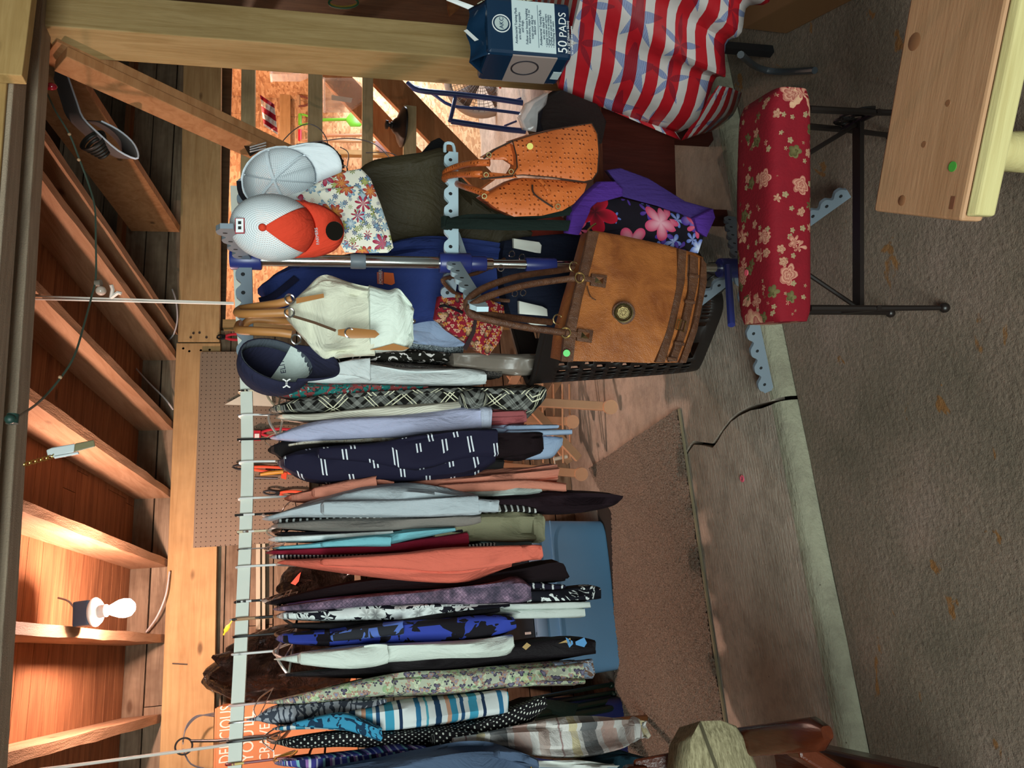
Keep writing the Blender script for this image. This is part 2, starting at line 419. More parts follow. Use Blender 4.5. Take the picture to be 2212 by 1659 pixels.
# wide rafter with a sawn end over the right of the wall
a, b = V((2.46, 4.5, 2.40)), V((2.44, 2.6, 2.62)); m = MB()
m.hexa([a, a + V((.045, 0, 0)), b + V((.045, 0, 0)), b, a + V((0, 0, .27)), a + V((.045, 0, .27)), b + V((.045, 0, .27)), b + V((0, 0, .27))]).build('wide_rafter', M_diag, ce, smooth=0)
MB().box((2.05, 4.6, 2.86), (.9, .05, .12)).build('gable_board', M_pine, ce, smooth=0)
# header over the front of the bay, its three strips and the overlapping end
hd = sroot('trim_1', (0.8, 2.25, 2.33))
def hrow(y0, y1, dz, h, name, mat, ya=-260, yb=1900, yaw=0.0):
    A, B = onY(17 + .0593 * (1659 - ya), ya, 2.36), onY(17 - .0593 * (yb - 1659), yb, 2.36)
    P = []
    for p in (A, B):
        P.append((V((p.x, y0, p.z + dz)), V((p.x, y1, p.z + dz))))
    u = V((0, 0, h)); (a, b), (c, d) = P
    return MB().hexa([a, c, d, b, a + u, c + u, d + u, b + u]).build(name, mat, hd, smooth=0, bev=.004)
hrow(2.275, 2.36, 0, .2, 'header_board', M_headg); hrow(2.195, 2.274, .03, .17, 'header_board', wood('header_mid', '#cdb383', '#94745a', 'X', knots=False)); 
o = hrow(2.10, 2.194, .0, .26, 'header_board', M_headg)
hrow(2.085, 2.099, .012, .26, 'face_board', M_head)
a = onY(48, 172, 2.06); MB().box((a.x + .4, 2.062, a.z + .14), (.8, .04, .29)).build('overlap_board', M_head, hd, smooth=0, bev=.003)
# post and braces
po = sroot('trim_2', (2.07, 2.37, 0))
MB().box((2.075, 2.375, 1.2), (.148, .148, 2.42)).build('post', M_pineZ, po, smooth=0, bev=.004)
def diag(name, A, B, w, h, mat, up): return MB().beam(A, B, w, h, up).build(name, mat, po, smooth=0, bev=.003)
p1, p2 = onX(118, 118, 1.98), onX(560, 322, 1.98); p2 = p1 + (p2 - p1) * 2.1; up = (p2 - p1).cross(V((1, 0, 0)))
diag('brace', p1 + V((0.03, 0, .02)), p2 + V((0.03, 0, .02)), .04, .135, M_diag, up)
diag('brace', p1 + V((-.015, -.0, -.02)), p2 + V((-.015, -.0, -.02)), .042, .10, M_diag, up)
q1, q2 = onY(770, 110, 4.72), onY(1050, 400, 4.72); diag('wall_brace', q1, q2, .04, .19, M_diag, (q2 - q1).cross(V((0, 1, 0))))
q1, q2 = onY(690, 130, 4.9), onY(960, 420, 4.9); diag('wall_brace', q1, q2, .04, .19, M_diag, (q2 - q1).cross(V((0, 1, 0))))
# rails of the open part of the wall
op = sroot('trim_3', (3.0, 4.64, 1.5))
M_rail = wood('grey_rail', '#dccba0', '#b5a177', 'X', weather=0.35, dark='#5a4a34')
for x0, x1, ya, yb in ((523, 552, 60, 520), (667, 697, 60, 420), (783, 806, 148, 460), (872, 899, 233, 470)):
    A, B = onY((x0 + x1) / 2, ya, 4.6), onY((x0 + x1) / 2 - 2, yb, 4.6); h = (onY(x0, ya, 4.6) - onY(x1, ya, 4.6)).length
    MB().beam(A, B, .055, h).build('wall_rail', M_rail, op, smooth=0, bev=.004)
MB().box((1.9, 4.63, 1.1), (.05, .09, 2.1)).build('opening_stud', M_pineZ, op, smooth=0)
MB().box((4.02, 4.63, 1.3), (.06, .09, 2.5)).build('opening_stud', M_pineZ, op, smooth=0)
# the room beyond
ws = sroot('wall_far', (4, 6.4, 0)); 
for k in range(4): MB().box((1.7 + 1.22 * k, 6.42, 1.2), (1.214, .014, 2.42)).build('osb_panel', M_osb, ws, smooth=0)
A, B = onY(616, 60, 6.36), onY(616, 430, 6.36); MB().beam(A, B, .045, .095).build('wall_batten', M_pine, ws, smooth=0)
A, B = onY(700, 331, 6.3), onY(872, 334, 6.3); MB().beam(A, B, .05, .05).build('wall_stud', M_pineZ, ws, smooth=0)
for yy in (168, 250): 
    A, B = onY(1040, yy, 6.3), onY(1140, yy + 6, 6.3)
A, B = onY(1052, 180, 6.37), onY(1052, 420, 6.37); MB().beam(A, B, .03, .12).build('pale_plank', wood('pale_plank', '#d8c4ae', '#b99f88', 'X'), ws, smooth=0)
A, B = onY(1086, 180, 6.37), onY(1086, 420, 6.37); MB().beam(A, B, .025, .12).build('white_plank', plain('white_paint', '#dfe1ea', .6), ws, smooth=0)
struct(MB().box((4.95, 5.5, 1.9), (.03, 1.8, 1.1)).build('wall_right_far', M_osb, smooth=0))
struct(MB().box((3.4, 5.5, 2.75), (3.6, 1.9, .03)).build('ceiling_far', M_deck, smooth=0))
struct(MB().box((1.86, 5.55, 1.2), (.03, 1.7, 2.5)).build('wall_left_far', M_osb, smooth=0))
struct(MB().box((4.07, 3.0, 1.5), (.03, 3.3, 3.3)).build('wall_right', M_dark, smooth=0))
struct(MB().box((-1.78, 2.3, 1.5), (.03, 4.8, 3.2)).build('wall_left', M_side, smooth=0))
# ================================================================== CLOTHES BAR, HANGERS, CLOTHES
OFF = 0.34; BARY = 2.58 + OFF
bar = thing('clothes_bar', 'long white painted board hung level on two white strings, holding the clothes', 'bar', onY(531, 1100, BARY))
bp = crv(pts([(510, 405, BARY), (520, 650, BARY), (531, 800, BARY), (535, 1000, BARY), (531, 1150, BARY), (525, 1300, BARY), (518, 1450, BARY), (510, 1600, BARY), (502, 1790, BARY)]), 4)
R = [[p + V((0, sy * .013, sz * .021)) for sy, sz in ((-1, -1), (1, -1), (1, 1), (-1, 1))] for p in bp]
MB().rings(R).build('board', plain('white_bar_paint', '#dfe6dc', .5, var=.05), bar, smooth=0)
def bar_at(y):
    best = min(bp, key=lambda p: abs(onYproj(p) - y)); return best
def onYproj(p):
    c = MW.transposed() @ (V(p) - CAM); return 1659 - (829.5 + FPX * c.x / c.z)
def proj(p):
    c = MW.transposed() @ (V(p) - CAM); return 1106 + FPX * c.y / c.z, 1659 - (829.5 + FPX * c.x / c.z)
M_str = plain('white_string', '#e6dfd6', .9)
s = MB().tube([onY(76, 640, 2.84), onY(300, 647, 2.88), onY(505, 654, BARY)], .0035, 6); s.tube([onY(76, 646, 2.84), onY(505, 657, BARY)], .0035, 6); s.tube([onY(240, 643, 2.86), onY(243, 625, 2.84), onY(240, 615, 2.83)], .007, 6); s.tube([onY(240, 643, 2.86), onY(255, 632, 2.84), onY(262, 634, 2.84)], .007, 6)
tag(s.build('string', M_str), 'doubled white string with a knotted loop, rising beside the small clear bulb', 'string')
s = MB().tube([onY(12, 1672, 2.84), onY(200, 1648, 2.88), onY(470, 1612, BARY - .02), onY(505, 1606, BARY)], .005, 6)
tag(s.build('string', M_str), 'single white cord slanting up in front of the cardboard box', 'string')
HC = {'white': plain('white_plastic_hanger', '#e9ecea', .35, var=.03), 'wire': metal('wire_hanger', '#b9bcc0', .3), 'black': plain('black_hanger', '#1a1b1c', .35), 'wood': plain('wood_hanger', '#b88f68', .5),
      'cream': plain('cream_hanger', '#e2d3b4', .4), 'green': plain('dark_green_hanger', '#1d3a31', .4), 'pink': plain('pink_hanger', '#e2c9c6', .4), 'yellow': plain('yellow_hanger', '#d9b84a', .4), 'red': plain('dark_red_hanger', '#8a2233', .4), 'brown': plain('brown_hanger', '#7a5a4a', .5)}
def hanger(ybar, kind, tip, of, color=None):
    """hook over the bar, two sloping arms and a lower bar; tip = front shoulder end in world space"""
    b = bar_at(ybar); r = {'wire': .0022, 'wood': .0055}.get(kind, .0042)
    d = V((tip.x - b.x, tip.y - b.y, 0)); back = V((b.x - d.x, b.y - d.y, tip.z)); neck = V((b.x, b.y - .012, min(b.z - .06, tip.z + .05)))
    top = b + V((0, 0, .021 + r)); m = MB()
    m.tube([b + V((0, .022, -.01)), b + V((0, .02, .021)), top + V((0, 0, .002)), b + V((0, -.02, .018)), b + V((0, -.021, -.03)), neck], r, 6, smooth=3)
    m.tube([tip, tip.lerp(neck, .55) + V((0, 0, .01)), neck, back.lerp(neck, .55) + V((0, 0, .01)), back], r * 1.1, 6, smooth=3)
    m.tube([tip, back], r * .9, 6)
    o = m.build('clothes_hanger', HC[kind])
    nm = {'white': 'white plastic', 'wire': 'thin wire', 'black': 'black plastic', 'wood': 'pale wooden', 'cream': 'cream plastic', 'green': 'dark green plastic', 'pink': 'pale pink plastic', 'yellow': 'yellow plastic', 'red': 'dark red plastic', 'brown': 'brown plastic'}[kind]
    return tag(o, nm + ' hanger carrying the ' + ' '.join(of.split()[:11]), 'hanger', 'clothes hangers on the white bar')
SEED = [0]
def loft(mat, Y, rows, depth=.48, name='body', parent=None, fold=.017, nf=6, top=True, per=26, n=30, shoulder=.12, bottom_open=True, rnd=.6):
    SEED[0] += 1; sd = SEED[0] * 3.7
    K = []
    for x, y0, y1 in rows: K.append(V((x, y0, y1)))
    steps = max(2, per // (len(K) - 1)); C = crv(K, steps); Rg = []; m = len(C)
    zt = None
    for j, k in enumerate(C):
        t = j / (m - 1); a, b = onY(k.x, k.y, Y), onY(k.x, k.z, Y); c = (a + b) / 2; hw = max((a - b).length / 2, .006)
        dv = V((c.x * .9, c.y, 0)).normalized(); sv = V((dv.y, -dv.x, 0))
        sh = min(1.0, (t + .02) / shoulder) if top else 1.0
        dp = depth * (0.45 + .55 * math.sqrt(max(0, 1 - (1 - sh) ** 2)))
        cc = c + dv * (dp / 2); ring = []
        for q in range(n):
            th = 2 * math.pi * (q + .5) / n - math.pi / 2; cs, sn = math.cos(th), math.sin(th)
            px = hw * math.copysign(abs(cs) ** .38, cs); py = dp / 2 * math.copysign(abs(sn) ** .5, sn)
            A = fold * (0.25 + .75 * min(1, t * 2)) * min(1, hw / .03)
            w = mnoise.noise(V((cs * nf * .45 + sd, sn * nf * .45, t * 2.2 + sd)))
            w2 = mnoise.noise(V((px * 55 + sd, sn * 2.0, t * 3.0 + sd * 2))) 
            p = cc + sv * (px + A * w * cs) + dv * (py + A * 2.4 * w2 * (1 if sn < 0 else .6))
            p.z += .006 * mnoise.noise(V((cs * 2 + sd, sn * 2, sd))) * (t > .97)
            ring.append(p)
        Rg.append(ring)
    if top:
        c0 = sum(Rg[0], V()) / n; up = []
        for s_, dz in ((.25, .032), (.65, .018)):
            up.append([c0 + (p - c0) * s_ + V((0, 0, dz)) for p in Rg[0]])
        Rg = up + Rg
    else: Rg = [[(sum(Rg[0], V()) / n) + (p - sum(Rg[0], V()) / n) * .5 + V((0, 0, .012)) for p in Rg[0]]] + Rg
    e = Rg[-1]; ce_ = sum(e, V()) / n
    Rg.append([ce_ + (p - ce_) * .82 + V((0, 0, .012)) for p in e])
    return MB().rings(Rg).build(name, mat, parent, smooth=60)
GRP = 'clothes hanging on the white bar'
def garment(name, label, cat, mat, Y, rows, hang=None, parts=(), depth=.48, group=GRP, **kw):
    if group == GRP: Y += OFF; parts = [(p[0], p[1], p[2] + OFF) + tuple(p[3:]) for p in parts]
    x, y0, y1 = rows[0]; tip = onY(x + 6, (y0 + y1) / 2, Y + .03)
    t = thing(name, label, cat, tip, group)
    loft(mat, Y, rows, depth, 'body', t, **kw)
    for p in parts:
        pn, pm, pY, pr = p[:4]; kk = dict(depth=.09, top=False, fold=.006, per=14, n=18); kk.update(p[4] if len(p) > 4 else {})
        loft(pm, pY, pr, name=pn, parent=t, **kk)
    if hang:
        hanger(hang[0], hang[1], tip, hang[2] if len(hang) > 2 else label.split(' hanging')[0].split(' with')[0])
    return t
# ---------------------------------------------------------------- cloth patterns (UV in metres)
def stripes(key, stops, period, axis=1, rot=0.0, rough=.9, warp=.02):
    n = NT(key, rough, 0, .2); u = n.map(n.tc('UV'), rot=(0, 0, rot)); w = n.noise(u, 3.0, 2)
    c = n.math('ADD', n.sep(u)[axis], n.math('MULTIPLY', w, warp)); f = n.math('FRACT', n.math('MULTIPLY', c, 1 / period))
    n.col(n.ramp(f, stops, 'CONSTANT')); n.bump(n.noise(u, 60, 3), .2, .004); return n.done()
def plaid(key, base, mid, line, period, rot=.785):
    n = NT(key, .9, 0, .2); u = n.map(n.tc('UV'), rot=(0, 0, rot)); s_ = n.sep(u)
    def ax(a): return n.math('FRACT', n.math('MULTIPLY', s_[a], 1 / period))
    fx, fy = ax(0), ax(1)
    band = lambda f: n.ramp(f, [(0, 0.0), (.10, .42), (.34, .0), (.44, .42), (.58, 0.0)], 'CONSTANT')
    ln = lambda f: n.ramp(f, [(0, 0.0), (.80, 1.0), (.83, 0.0), (.90, 1.0), (.93, 0.0)], 'CONSTANT')
    thin = lambda f: n.ramp(f, [(0, 0.0), (.20, 1.0), (.22, 0.0), (.27, 1.0), (.29, 0.0)], 'CONSTANT')
    c = n.mix(n.math('ADD', band(fx), band(fy)), base, mid)
    c = n.mix(n.math('MULTIPLY', n.math('MAXIMUM', thin(fx), thin(fy)), .7), c, base)
    c = n.mix(n.math('MAXIMUM', ln(fx), ln(fy)), c, line)
    n.col(c); n.bump(n.noise(u, 60, 3), .2, .004); return n.done()
def blobs(key, base, cols, scale, thr=.52, dist=1.5, line=None, rough=.85):
    n = NT(key, rough, 0, .25); u = n.tc('UV'); c = base
    for i, (col, t, sc) in enumerate(cols):
        f = n.noise(n.map(u, loc=(i * 3.1, i * 1.7, 0)), scale * sc, 2.5, .5, dist); c = n.mix(n.ramp(f, [(0, 0.0), (t, 1.0)], 'CONSTANT'), c, col)
    if line:
        v = n.vor(n.map(u, loc=(2, 1, 0)), scale * 1.4, 'DISTANCE_TO_EDGE'); c = n.mix(n.ramp(v, [(0, 1.0), (.035, 0.0)], 'CONSTANT'), c, line)
    n.col(c); n.bump(n.noise(u, 60, 3), .2, .004); return n.done()
def floral(key, base, cols, scale, petals=5, leaf=None, density=.42):
    """scattered many-petalled blossoms: voronoi cells with a petal-shaped radius"""
    n = NT(key, .85, 0, .25); u = n.tc('UV'); c = base
    for i, (col, cen, sc) in enumerate(cols):
        m = n.map(u, (scale * sc,) * 3, loc=(i * 5.3, i * 2.9, 0))
        vn = n.t.nodes.new('ShaderNodeTexVoronoi'); n.set(vn.inputs['Vector'], m); vn.inputs['Scale'].default_value = 1.0; vn.inputs['Randomness'].default_value = .75
        d, p = vn.outputs['Distance'], vn.outputs['Position']
        off = n.node('VectorMath', {0: m, 1: p}, operation='SUBTRACT'); s_ = n.sep(off)
        ang = n.math('ARCTAN2', s_[1], s_[0]); pet = n.math('MULTIPLY_ADD', n.math('ABSOLUTE', n.math('SINE', n.math('MULTIPLY', ang, petals / 2))), .22, density - .14)
        rel = n.math('DIVIDE', d, pet)
        shade = n.mix(n.ramp(rel, [(.15, 0.0), (.95, 1.0)]), cen, col)
        c = n.mix(n.ramp(rel, [(0, 1.0), (1.0, 0.0)], 'CONSTANT'), c, shade)
    if leaf:
        f = n.noise(n.map(u, (1, 2.2, 1), (0, 0, .6)), scale * 1.3, 2, .5, 1.0); c = n.mix(n.math('MULTIPLY', n.ramp(f, [(0, 0.0), (.62, 1.0)], 'CONSTANT'), 0.9), c, leaf)
    n.col(c); n.bump(n.noise(u, 60, 3), .2, .004); return n.done()
def dots(key, base, dot, period, r=.2):
    n = NT(key, .85, 0, .25); u = n.map(n.tc('UV'), (1 / period,) * 3, (0, 0, .785)); s_ = n.sep(u)
    fx, fy = [n.math('SUBTRACT', n.math('FRACT', s_[i]), .5) for i in (0, 1)]
    d = n.math('SQRT', n.math('ADD', n.math('MULTIPLY', fx, fx), n.math('MULTIPLY', fy, fy)))
    n.col(n.mix(n.ramp(d, [(0, 1.0), (r, 0.0)], 'CONSTANT'), base, dot)); n.bump(n.noise(n.tc('UV'), 60, 3), .2, .004); return n.done()
def snake(key):
    n = NT(key, .8, 0, .3); u = n.tc('UV'); r = n.map(u, rot=(0, 0, .785))
    g = n.vor(r, 110, 'DISTANCE_TO_EDGE', rnd=.25); big = n.noise(u, 22, 4, .7); b2 = n.noise(u, 9, 3, .6)
    c = n.ramp(big, [(.3, '#34313f'), (.47, '#6b5a70'), (.6, '#9c7f98'), (.75, '#c3a9bd')]); c = n.mix(n.ramp(b2, [(.45, 0.0), (.6, .6)]), c, '#3c3a4a')
    n.col(n.mix(n.ramp(g, [(0, 1.0), (.09, 0.0)]), c, '#2b2834')); return n.done()
F = fabric
white, black = F('white_cotton', '#e4ecec'), F('black_cloth', '#17141a')
# ---------------------------------------------------------------- the garments, from the tower end of the bar to the chair end
garment('blouse', 'black blouse with ragged white print hanging below the cream handbag', 'blouse', blobs('bw_abstract', '#17150f', [('#ded8d4', .58, 1)], 18, dist=2.5), 2.46, [(690, 768, 790), (800, 757, 782), (900, 754, 786), (1000, 762, 783), (1015, 765, 780)], (822, 'wire'))
garment('sequin_top', 'silver sequin top showing between the cream handbag and the red paisley pouch', 'top', blobs('silver_sequins', '#6d777c', [('#2d3236', .55, 6), ('#c8d2d6', .62, 8)], 22), 2.5, [(850, 735, 760), (900, 736, 762), (1000, 742, 766)], (812, 'wire'))
garment('tweed_jacket', 'dark grey tweed jacket hanging right behind the plain white shirt', 'jacket', blobs('tweed', '#2d2a2a', [('#777069', .56, 7)], 40), 2.45, [(650, 798, 812), (780, 780, 800), (900, 784, 808), (1000, 794, 814), (1085, 799, 816)], (829, 'black'))
garment('garment_bag', 'grey translucent garment bag hanging over the black laundry basket', 'garment bag', clear('smoky_plastic', '#8d8378', .3, .75), 2.42, [(980, 763, 792), (1060, 763, 802), (1130, 767, 809), (1170, 770, 800), (1188, 774, 786)], None, depth=.2, top=False)
garment('shirt', 'plain white shirt with rolled sleeve, nearest the navy cap', 'shirt', white, 2.40, [(640, 816, 826), (700, 794, 829), (780, 780, 830), (830, 788, 831), (900, 799, 833), (1000, 797, 833), (1052, 801, 829)], (838, 'wire'), [('sleeve', white, 2.36, [(700, 790, 806), (760, 778, 812), (800, 775, 822)])])
garment('blouse', 'teal and brick red marbled blouse beside the plain white shirt', 'blouse', blobs('teal_red', '#20716c', [('#8b3d3e', .5, 1), ('#123b3c', .6, 2), ('#74bcb4', .66, 2)], 16, dist=3), 2.41, [(600, 838, 858), (650, 825, 864), (750, 826, 862), (850, 829, 852), (925, 832, 843)], (850, 'white'))
M_plaid = plaid('bw_plaid', '#191816', '#8f918b', '#e6e3c6', .12)
pl = garment('plaid_shirt', 'black and white diagonal plaid blouse knotted at its front hem', 'shirt', M_plaid, 2.385, [(594, 874, 892), (650, 857, 894), (720, 849, 892), (800, 843, 886), (900, 837, 880), (990, 834, 876), (1050, 836, 884), (1100, 836, 892), (1150, 832, 900), (1180, 830, 862)], (858, 'cream'))
kp = onY(1022, 862, 2.36 + OFF); MB().ball(kp, (.040, .034, .056), 14, 10).build('knot', M_plaid, pl)
garment('knit_top', 'cream ribbed knit top hanging between the plaid blouse and the lavender sweatshirt', 'top', stripes('cream_rib', [(0, '#d9d6c6'), (.7, '#b4b1a0')], .009, 0), 2.375, [(610, 893, 906), (680, 891, 910), (800, 879, 908), (900, 870, 902), (994, 863, 884)], (905, 'wire'))
garment('jeans', 'mid blue denim jeans end below the knotted plaid blouse', 'jeans', F('denim', '#58749f'), 2.42, [(960, 868, 888), (1050, 860, 890), (1110, 857, 887), (1149, 855, 885)], (898, 'wire'), depth=.2, top=False)
garment('trousers', 'dusty rose trousers folded below the lavender sweatshirt', 'trousers', F('rose_cloth', '#a4595c'), 2.41, [(960, 893, 915), (1060, 889, 918), (1137, 886, 913)], (921, 'wire'), [('leg', F('rose_cloth', '#a4595c'), 2.38, [(1040, 890, 902), (1133, 886, 899)])], depth=.15, top=False)
lav = F('lavender_fleece', '#b9bddb')
garment('sweatshirt', 'lavender blue sweatshirt with pale ribbed hem', 'sweatshirt', lav, 2.345, [(597, 938, 950), (640, 920, 956), (700, 905, 954), (800, 895, 950), (900, 888, 950), (1000, 880, 946), (1044, 877, 936)], (925, 'white'), [('hem', F('lavender_rib', '#c4cce0'), 2.34, [(1040, 877, 934), (1063, 876, 928)], dict(depth=.33))])
lb = F('light_blue_fleece', '#9fb3cf')
t = garment('trousers', 'light blue fleece trousers with dangling legs beside the wooden folding rack', 'trousers', lb, 2.41, [(980, 925, 955), (1060, 920, 955), (1140, 918, 950)], (934, 'black'), [('leg', lb, 2.39, [(1100, 918, 931), (1206, 917, 926)]), ('leg', lb, 2.37, [(1100, 929, 943), (1236, 927, 938)]), ('leg', lb, 2.43, [(1130, 938, 992), (1190, 942, 990), (1216, 944, 962)])], depth=.16, top=False)
garment('lace_top', 'cream lace top, a thin strip next to the lavender sweatshirt', 'top', blobs('cream_lace', '#d8d2c0', [('#b9a88f', .55, 2)], 30), 2.39, [(625, 958, 964), (700, 944, 958), (800, 939, 956), (900, 940, 952)], (941, 'wire'))
garment('cardigan', 'black knit cardigan hanging right behind the navy checked blouse', 'cardigan', F('black_knit', '#1d1a1b'), 2.41, [(592, 958, 982), (620, 948, 1000), (700, 946, 1005), (800, 950, 1010), (1000, 985, 1030), (1090, 990, 1015)], (965, 'wire'))
def windowpane():
    n = NT('navy_windowpane', .85, 0, .25); u = n.map(n.tc('UV'), rot=(0, 0, .12)); s_ = n.sep(u)
    fv = n.math('FRACT', n.math('MULTIPLY', s_[1], 1 / .088)); fu = n.math('FRACT', n.math('MULTIPLY', n.math('ADD', s_[0], n.math('MULTIPLY', n.math('FLOOR', n.math('MULTIPLY', s_[1], 1 / .088)), .043)), 1 / .12))
    dl = n.ramp(fv, [(0, 0.0), (.44, 1.0), (.50, 0.0), (.58, 1.0), (.64, 0.0)], 'CONSTANT'); seg = n.ramp(fu, [(0, 1.0), (.48, 0.0)], 'CONSTANT')
    n.col(n.mix(n.math('MULTIPLY', dl, seg), '#1b1930', '#dfe6ee')); n.bump(n.noise(u, 60, 3), .2, .004); return n.done()
nav = windowpane()
garment('blouse', 'navy blouse with white double stripes, widest of the dark tops', 'blouse', nav, 2.315, [(614, 982, 1015), (650, 970, 1036), (715, 964, 1046), (833, 956, 1046), (930, 945, 1044), (1000, 935, 1040), (1045, 930, 1020), (1072, 930, 1000)], (1000, 'white'), [('sleeve', nav, 2.275, [(690, 966, 990), (800, 958, 1000), (900, 942, 1014), (1000, 928, 990), (1076, 927, 986)])])
garment('waffle_top', 'black brown waffle knit hem below the navy checked blouse', 'top', F('waffle', '#1c1014'), 2.36, [(980, 945, 990), (1060, 936, 990), (1130, 935, 988), (1176, 934, 976)], (974, 'wire'), depth=.2, top=False)
peach = F('peach_twill', '#d08670')
garment('trousers', 'long peach twill trousers with turned hem, ending above the wooden rack foot', 'trousers', peach, 2.375, [(860, 1044, 1066), (950, 1030, 1064), (1050, 1018, 1060), (1130, 1010, 1052), (1206, 1003, 1040)], (1092, 'white'), [('leg', peach, 2.345, [(950, 1046, 1064), (1080, 1038, 1060), (1150, 1036, 1056), (1224, 1044, 1061)])], depth=.2, top=False)
garment('tshirt', 'peach short sleeved shirt beside the pale grey blue sweatshirt', 'shirt', peach, 2.36, [(630, 1066, 1084), (680, 1054, 1086), (750, 1040, 1084), (812, 1028, 1058), (850, 1034, 1060)], (1097, 'wire'), [('sleeve', peach, 2.33, [(680, 1052, 1076), (750, 1038, 1070), (813, 1027, 1054)])])
gb = F('grey_blue_fleece', '#bac5cc')
garment('knit_top', 'pale grey green knit hem beside the peach trousers', 'top', F('grey_knit', '#a9b5b0'), 2.36, [(900, 1062, 1080), (980, 1054, 1074), (1060, 1046, 1074), (1120, 1048, 1070), (1170, 1051, 1064)], (1103, 'wire'), depth=.2, top=False)
garment('dress', 'long maroon black dress reaching lowest beside the blue bin', 'dress', F('maroon_black', '#22141b'), 2.38, [(1020, 1080, 1102), (1080, 1072, 1105), (1150, 1066, 1106), (1250, 1062, 1105), (1318, 1066, 1094), (1347, 1071, 1077)], (1110, 'black'), depth=.16, top=False)
garment('sweatshirt', 'pale grey blue sweatshirt with gathered cuff, beside the peach shirt', 'sweatshirt', gb, 2.29, [(580, 1113, 1125), (621, 1100, 1118), (691, 1076, 1118), (774, 1053, 1119), (850, 1042, 1120), (900, 1042, 1120), (960, 1054, 1119), (1020, 1066, 1115), (1040, 1072, 1112)], (1122, 'white'), [('sleeve', gb, 2.25, [(700, 1082, 1114), (820, 1080, 1116), (930, 1076, 1116), (1034, 1070, 1110)]), ('cuff', gb, 2.252, [(1034, 1076, 1106), (1078, 1080, 1106)], dict(depth=.08))])
bws = stripes('thin_bw_stripe', [(0, '#231f1d'), (.68, '#cfd3d0')], .022, 1)
garment('pinstripe_blouse', 'black top with thin white stripes, between the pale sweatshirt and the taupe shirt', 'top', bws, 2.36, [(603, 1119, 1133), (700, 1116, 1130), (800, 1105, 1124), (1000, 1090, 1112), (1110, 1086, 1109), (1160, 1096, 1110)], (1133, 'wire'), nf=7, fold=.014)
taupe = F('taupe_jersey', '#857f79')
garment('tshirt', 'taupe grey jersey shirt hanging above the khaki trousers', 'shirt', taupe, 2.33, [(600, 1129, 1142), (691, 1121, 1148), (800, 1117, 1148), (900, 1115, 1146), (1000, 1112, 1139), (1038, 1110, 1131)], (1140, 'white'))
kh = F('khaki_twill', '#86846a')
garment('trousers', 'khaki twill trousers with a turned up cuff', 'trousers', kh, 2.36, [(940, 1140, 1166), (1000, 1120, 1172), (1040, 1107, 1173), (1100, 1106, 1171), (1154, 1110, 1168)], (1145, 'cream'), [('cuff', kh, 2.355, [(1153, 1107, 1170), (1177, 1108, 1171)], dict(depth=.2))], depth=.2, top=False)
garment('knit_top', 'thin black top, a narrow strip under the taupe shirt', 'top', black, 2.36, [(608, 1148, 1158), (700, 1146, 1158), (800, 1144, 1152), (1000, 1140, 1152)], (1155, 'brown'))
garment('tshirt', 'white shirt squeezed between the taupe and aqua shirts', 'shirt', white, 2.35, [(594, 1157, 1171), (680, 1153, 1170), (760, 1149, 1164), (850, 1144, 1156)], (1163, 'wire'))
garment('tshirt', 'bright aqua tee with sleeve hem showing', 'shirt', F('aqua_jersey', '#7cc3d0'), 2.325, [(603, 1179, 1187), (680, 1172, 1185), (762, 1157, 1181), (833, 1147, 1180), (900, 1141, 1166), (984, 1138, 1149)], (1170, 'wire'), [('sleeve', F('aqua_jersey', '#7cc3d0'), 2.30, [(700, 1170, 1182), (780, 1160, 1180), (845, 1158, 1180)])])
garment('tshirt', 'dark crimson shirt between the aqua tee and the coral sweatshirt', 'shirt', F('crimson_jersey', '#861a30'), 2.34, [(588, 1187, 1198), (691, 1181, 1201), (833, 1172, 1198), (930, 1155, 1190), (1012, 1145, 1183)], (1180, 'wire'))
garment('pinstripe_blouse', 'navy and white finely striped top beside the coral sweatshirt', 'top', stripes('navy_white_stripe', [(0, '#20222f'), (.5, '#dfe3e2')], .0125, 1), 2.365, [(596, 1196, 1208), (690, 1193, 1208), (800, 1188, 1208), (900, 1183, 1202), (1000, 1176, 1192), (1072, 1170, 1186)], (1188, 'wire'))
garment('capris', 'pale aqua trouser hem between the khaki and coral clothes', 'trousers', F('pale_aqua', '#86a9b4'), 2.38, [(1040, 1168, 1182), (1149, 1168, 1178)], None, depth=.15, top=False)
coral = F('coral_fleece', '#e5735f')
garment('sweatshirt', 'bright coral sweatshirt with full sleeve and straight cuff', 'sweatshirt', coral, 2.275, [(615, 1208, 1220), (668, 1206, 1228), (762, 1201, 1240), (880, 1192, 1254), (974, 1186, 1262), (1020, 1184, 1256), (1069, 1182, 1236), (1110, 1181, 1222)], (1212, 'white'), [('sleeve', coral, 2.235, [(700, 1206, 1222), (850, 1196, 1228), (960, 1184, 1236), (1060, 1179, 1226), (1128, 1177, 1214)]), ('cuff', coral, 2.238, [(1127, 1178, 1213), (1172, 1176, 1208)], dict(depth=.085))])
garment('jacket', 'black jacket with a wide hem, hanging beside the coral sweatshirt', 'jacket', F('warm_black', '#1b1014'), 2.36, [(586, 1296, 1307), (691, 1268, 1300), (809, 1248, 1284), (950, 1245, 1280), (1050, 1236, 1266), (1130, 1222, 1262), (1206, 1205, 1258), (1227, 1224, 1254)], (1305, 'white'))
garment('satin_top', 'shiny purple satin top, a slim strip beside the black jacket', 'top', F('purple_satin', '#5e4a78', rough=.35), 2.33, [(622, 1302, 1312), (700, 1290, 1304), (790, 1283, 1296), (850, 1280, 1292)], (1312, 'wire'))
garment('snake_print_top', 'mauve snakeskin print top', 'top', snake('snakeskin'), 2.31, [(605, 1308, 1321), (715, 1290, 1320), (833, 1277, 1311), (950, 1266, 1306), (1050, 1255, 1304), (1126, 1243, 1302), (1145, 1262, 1300)], (1318, 'wire'))
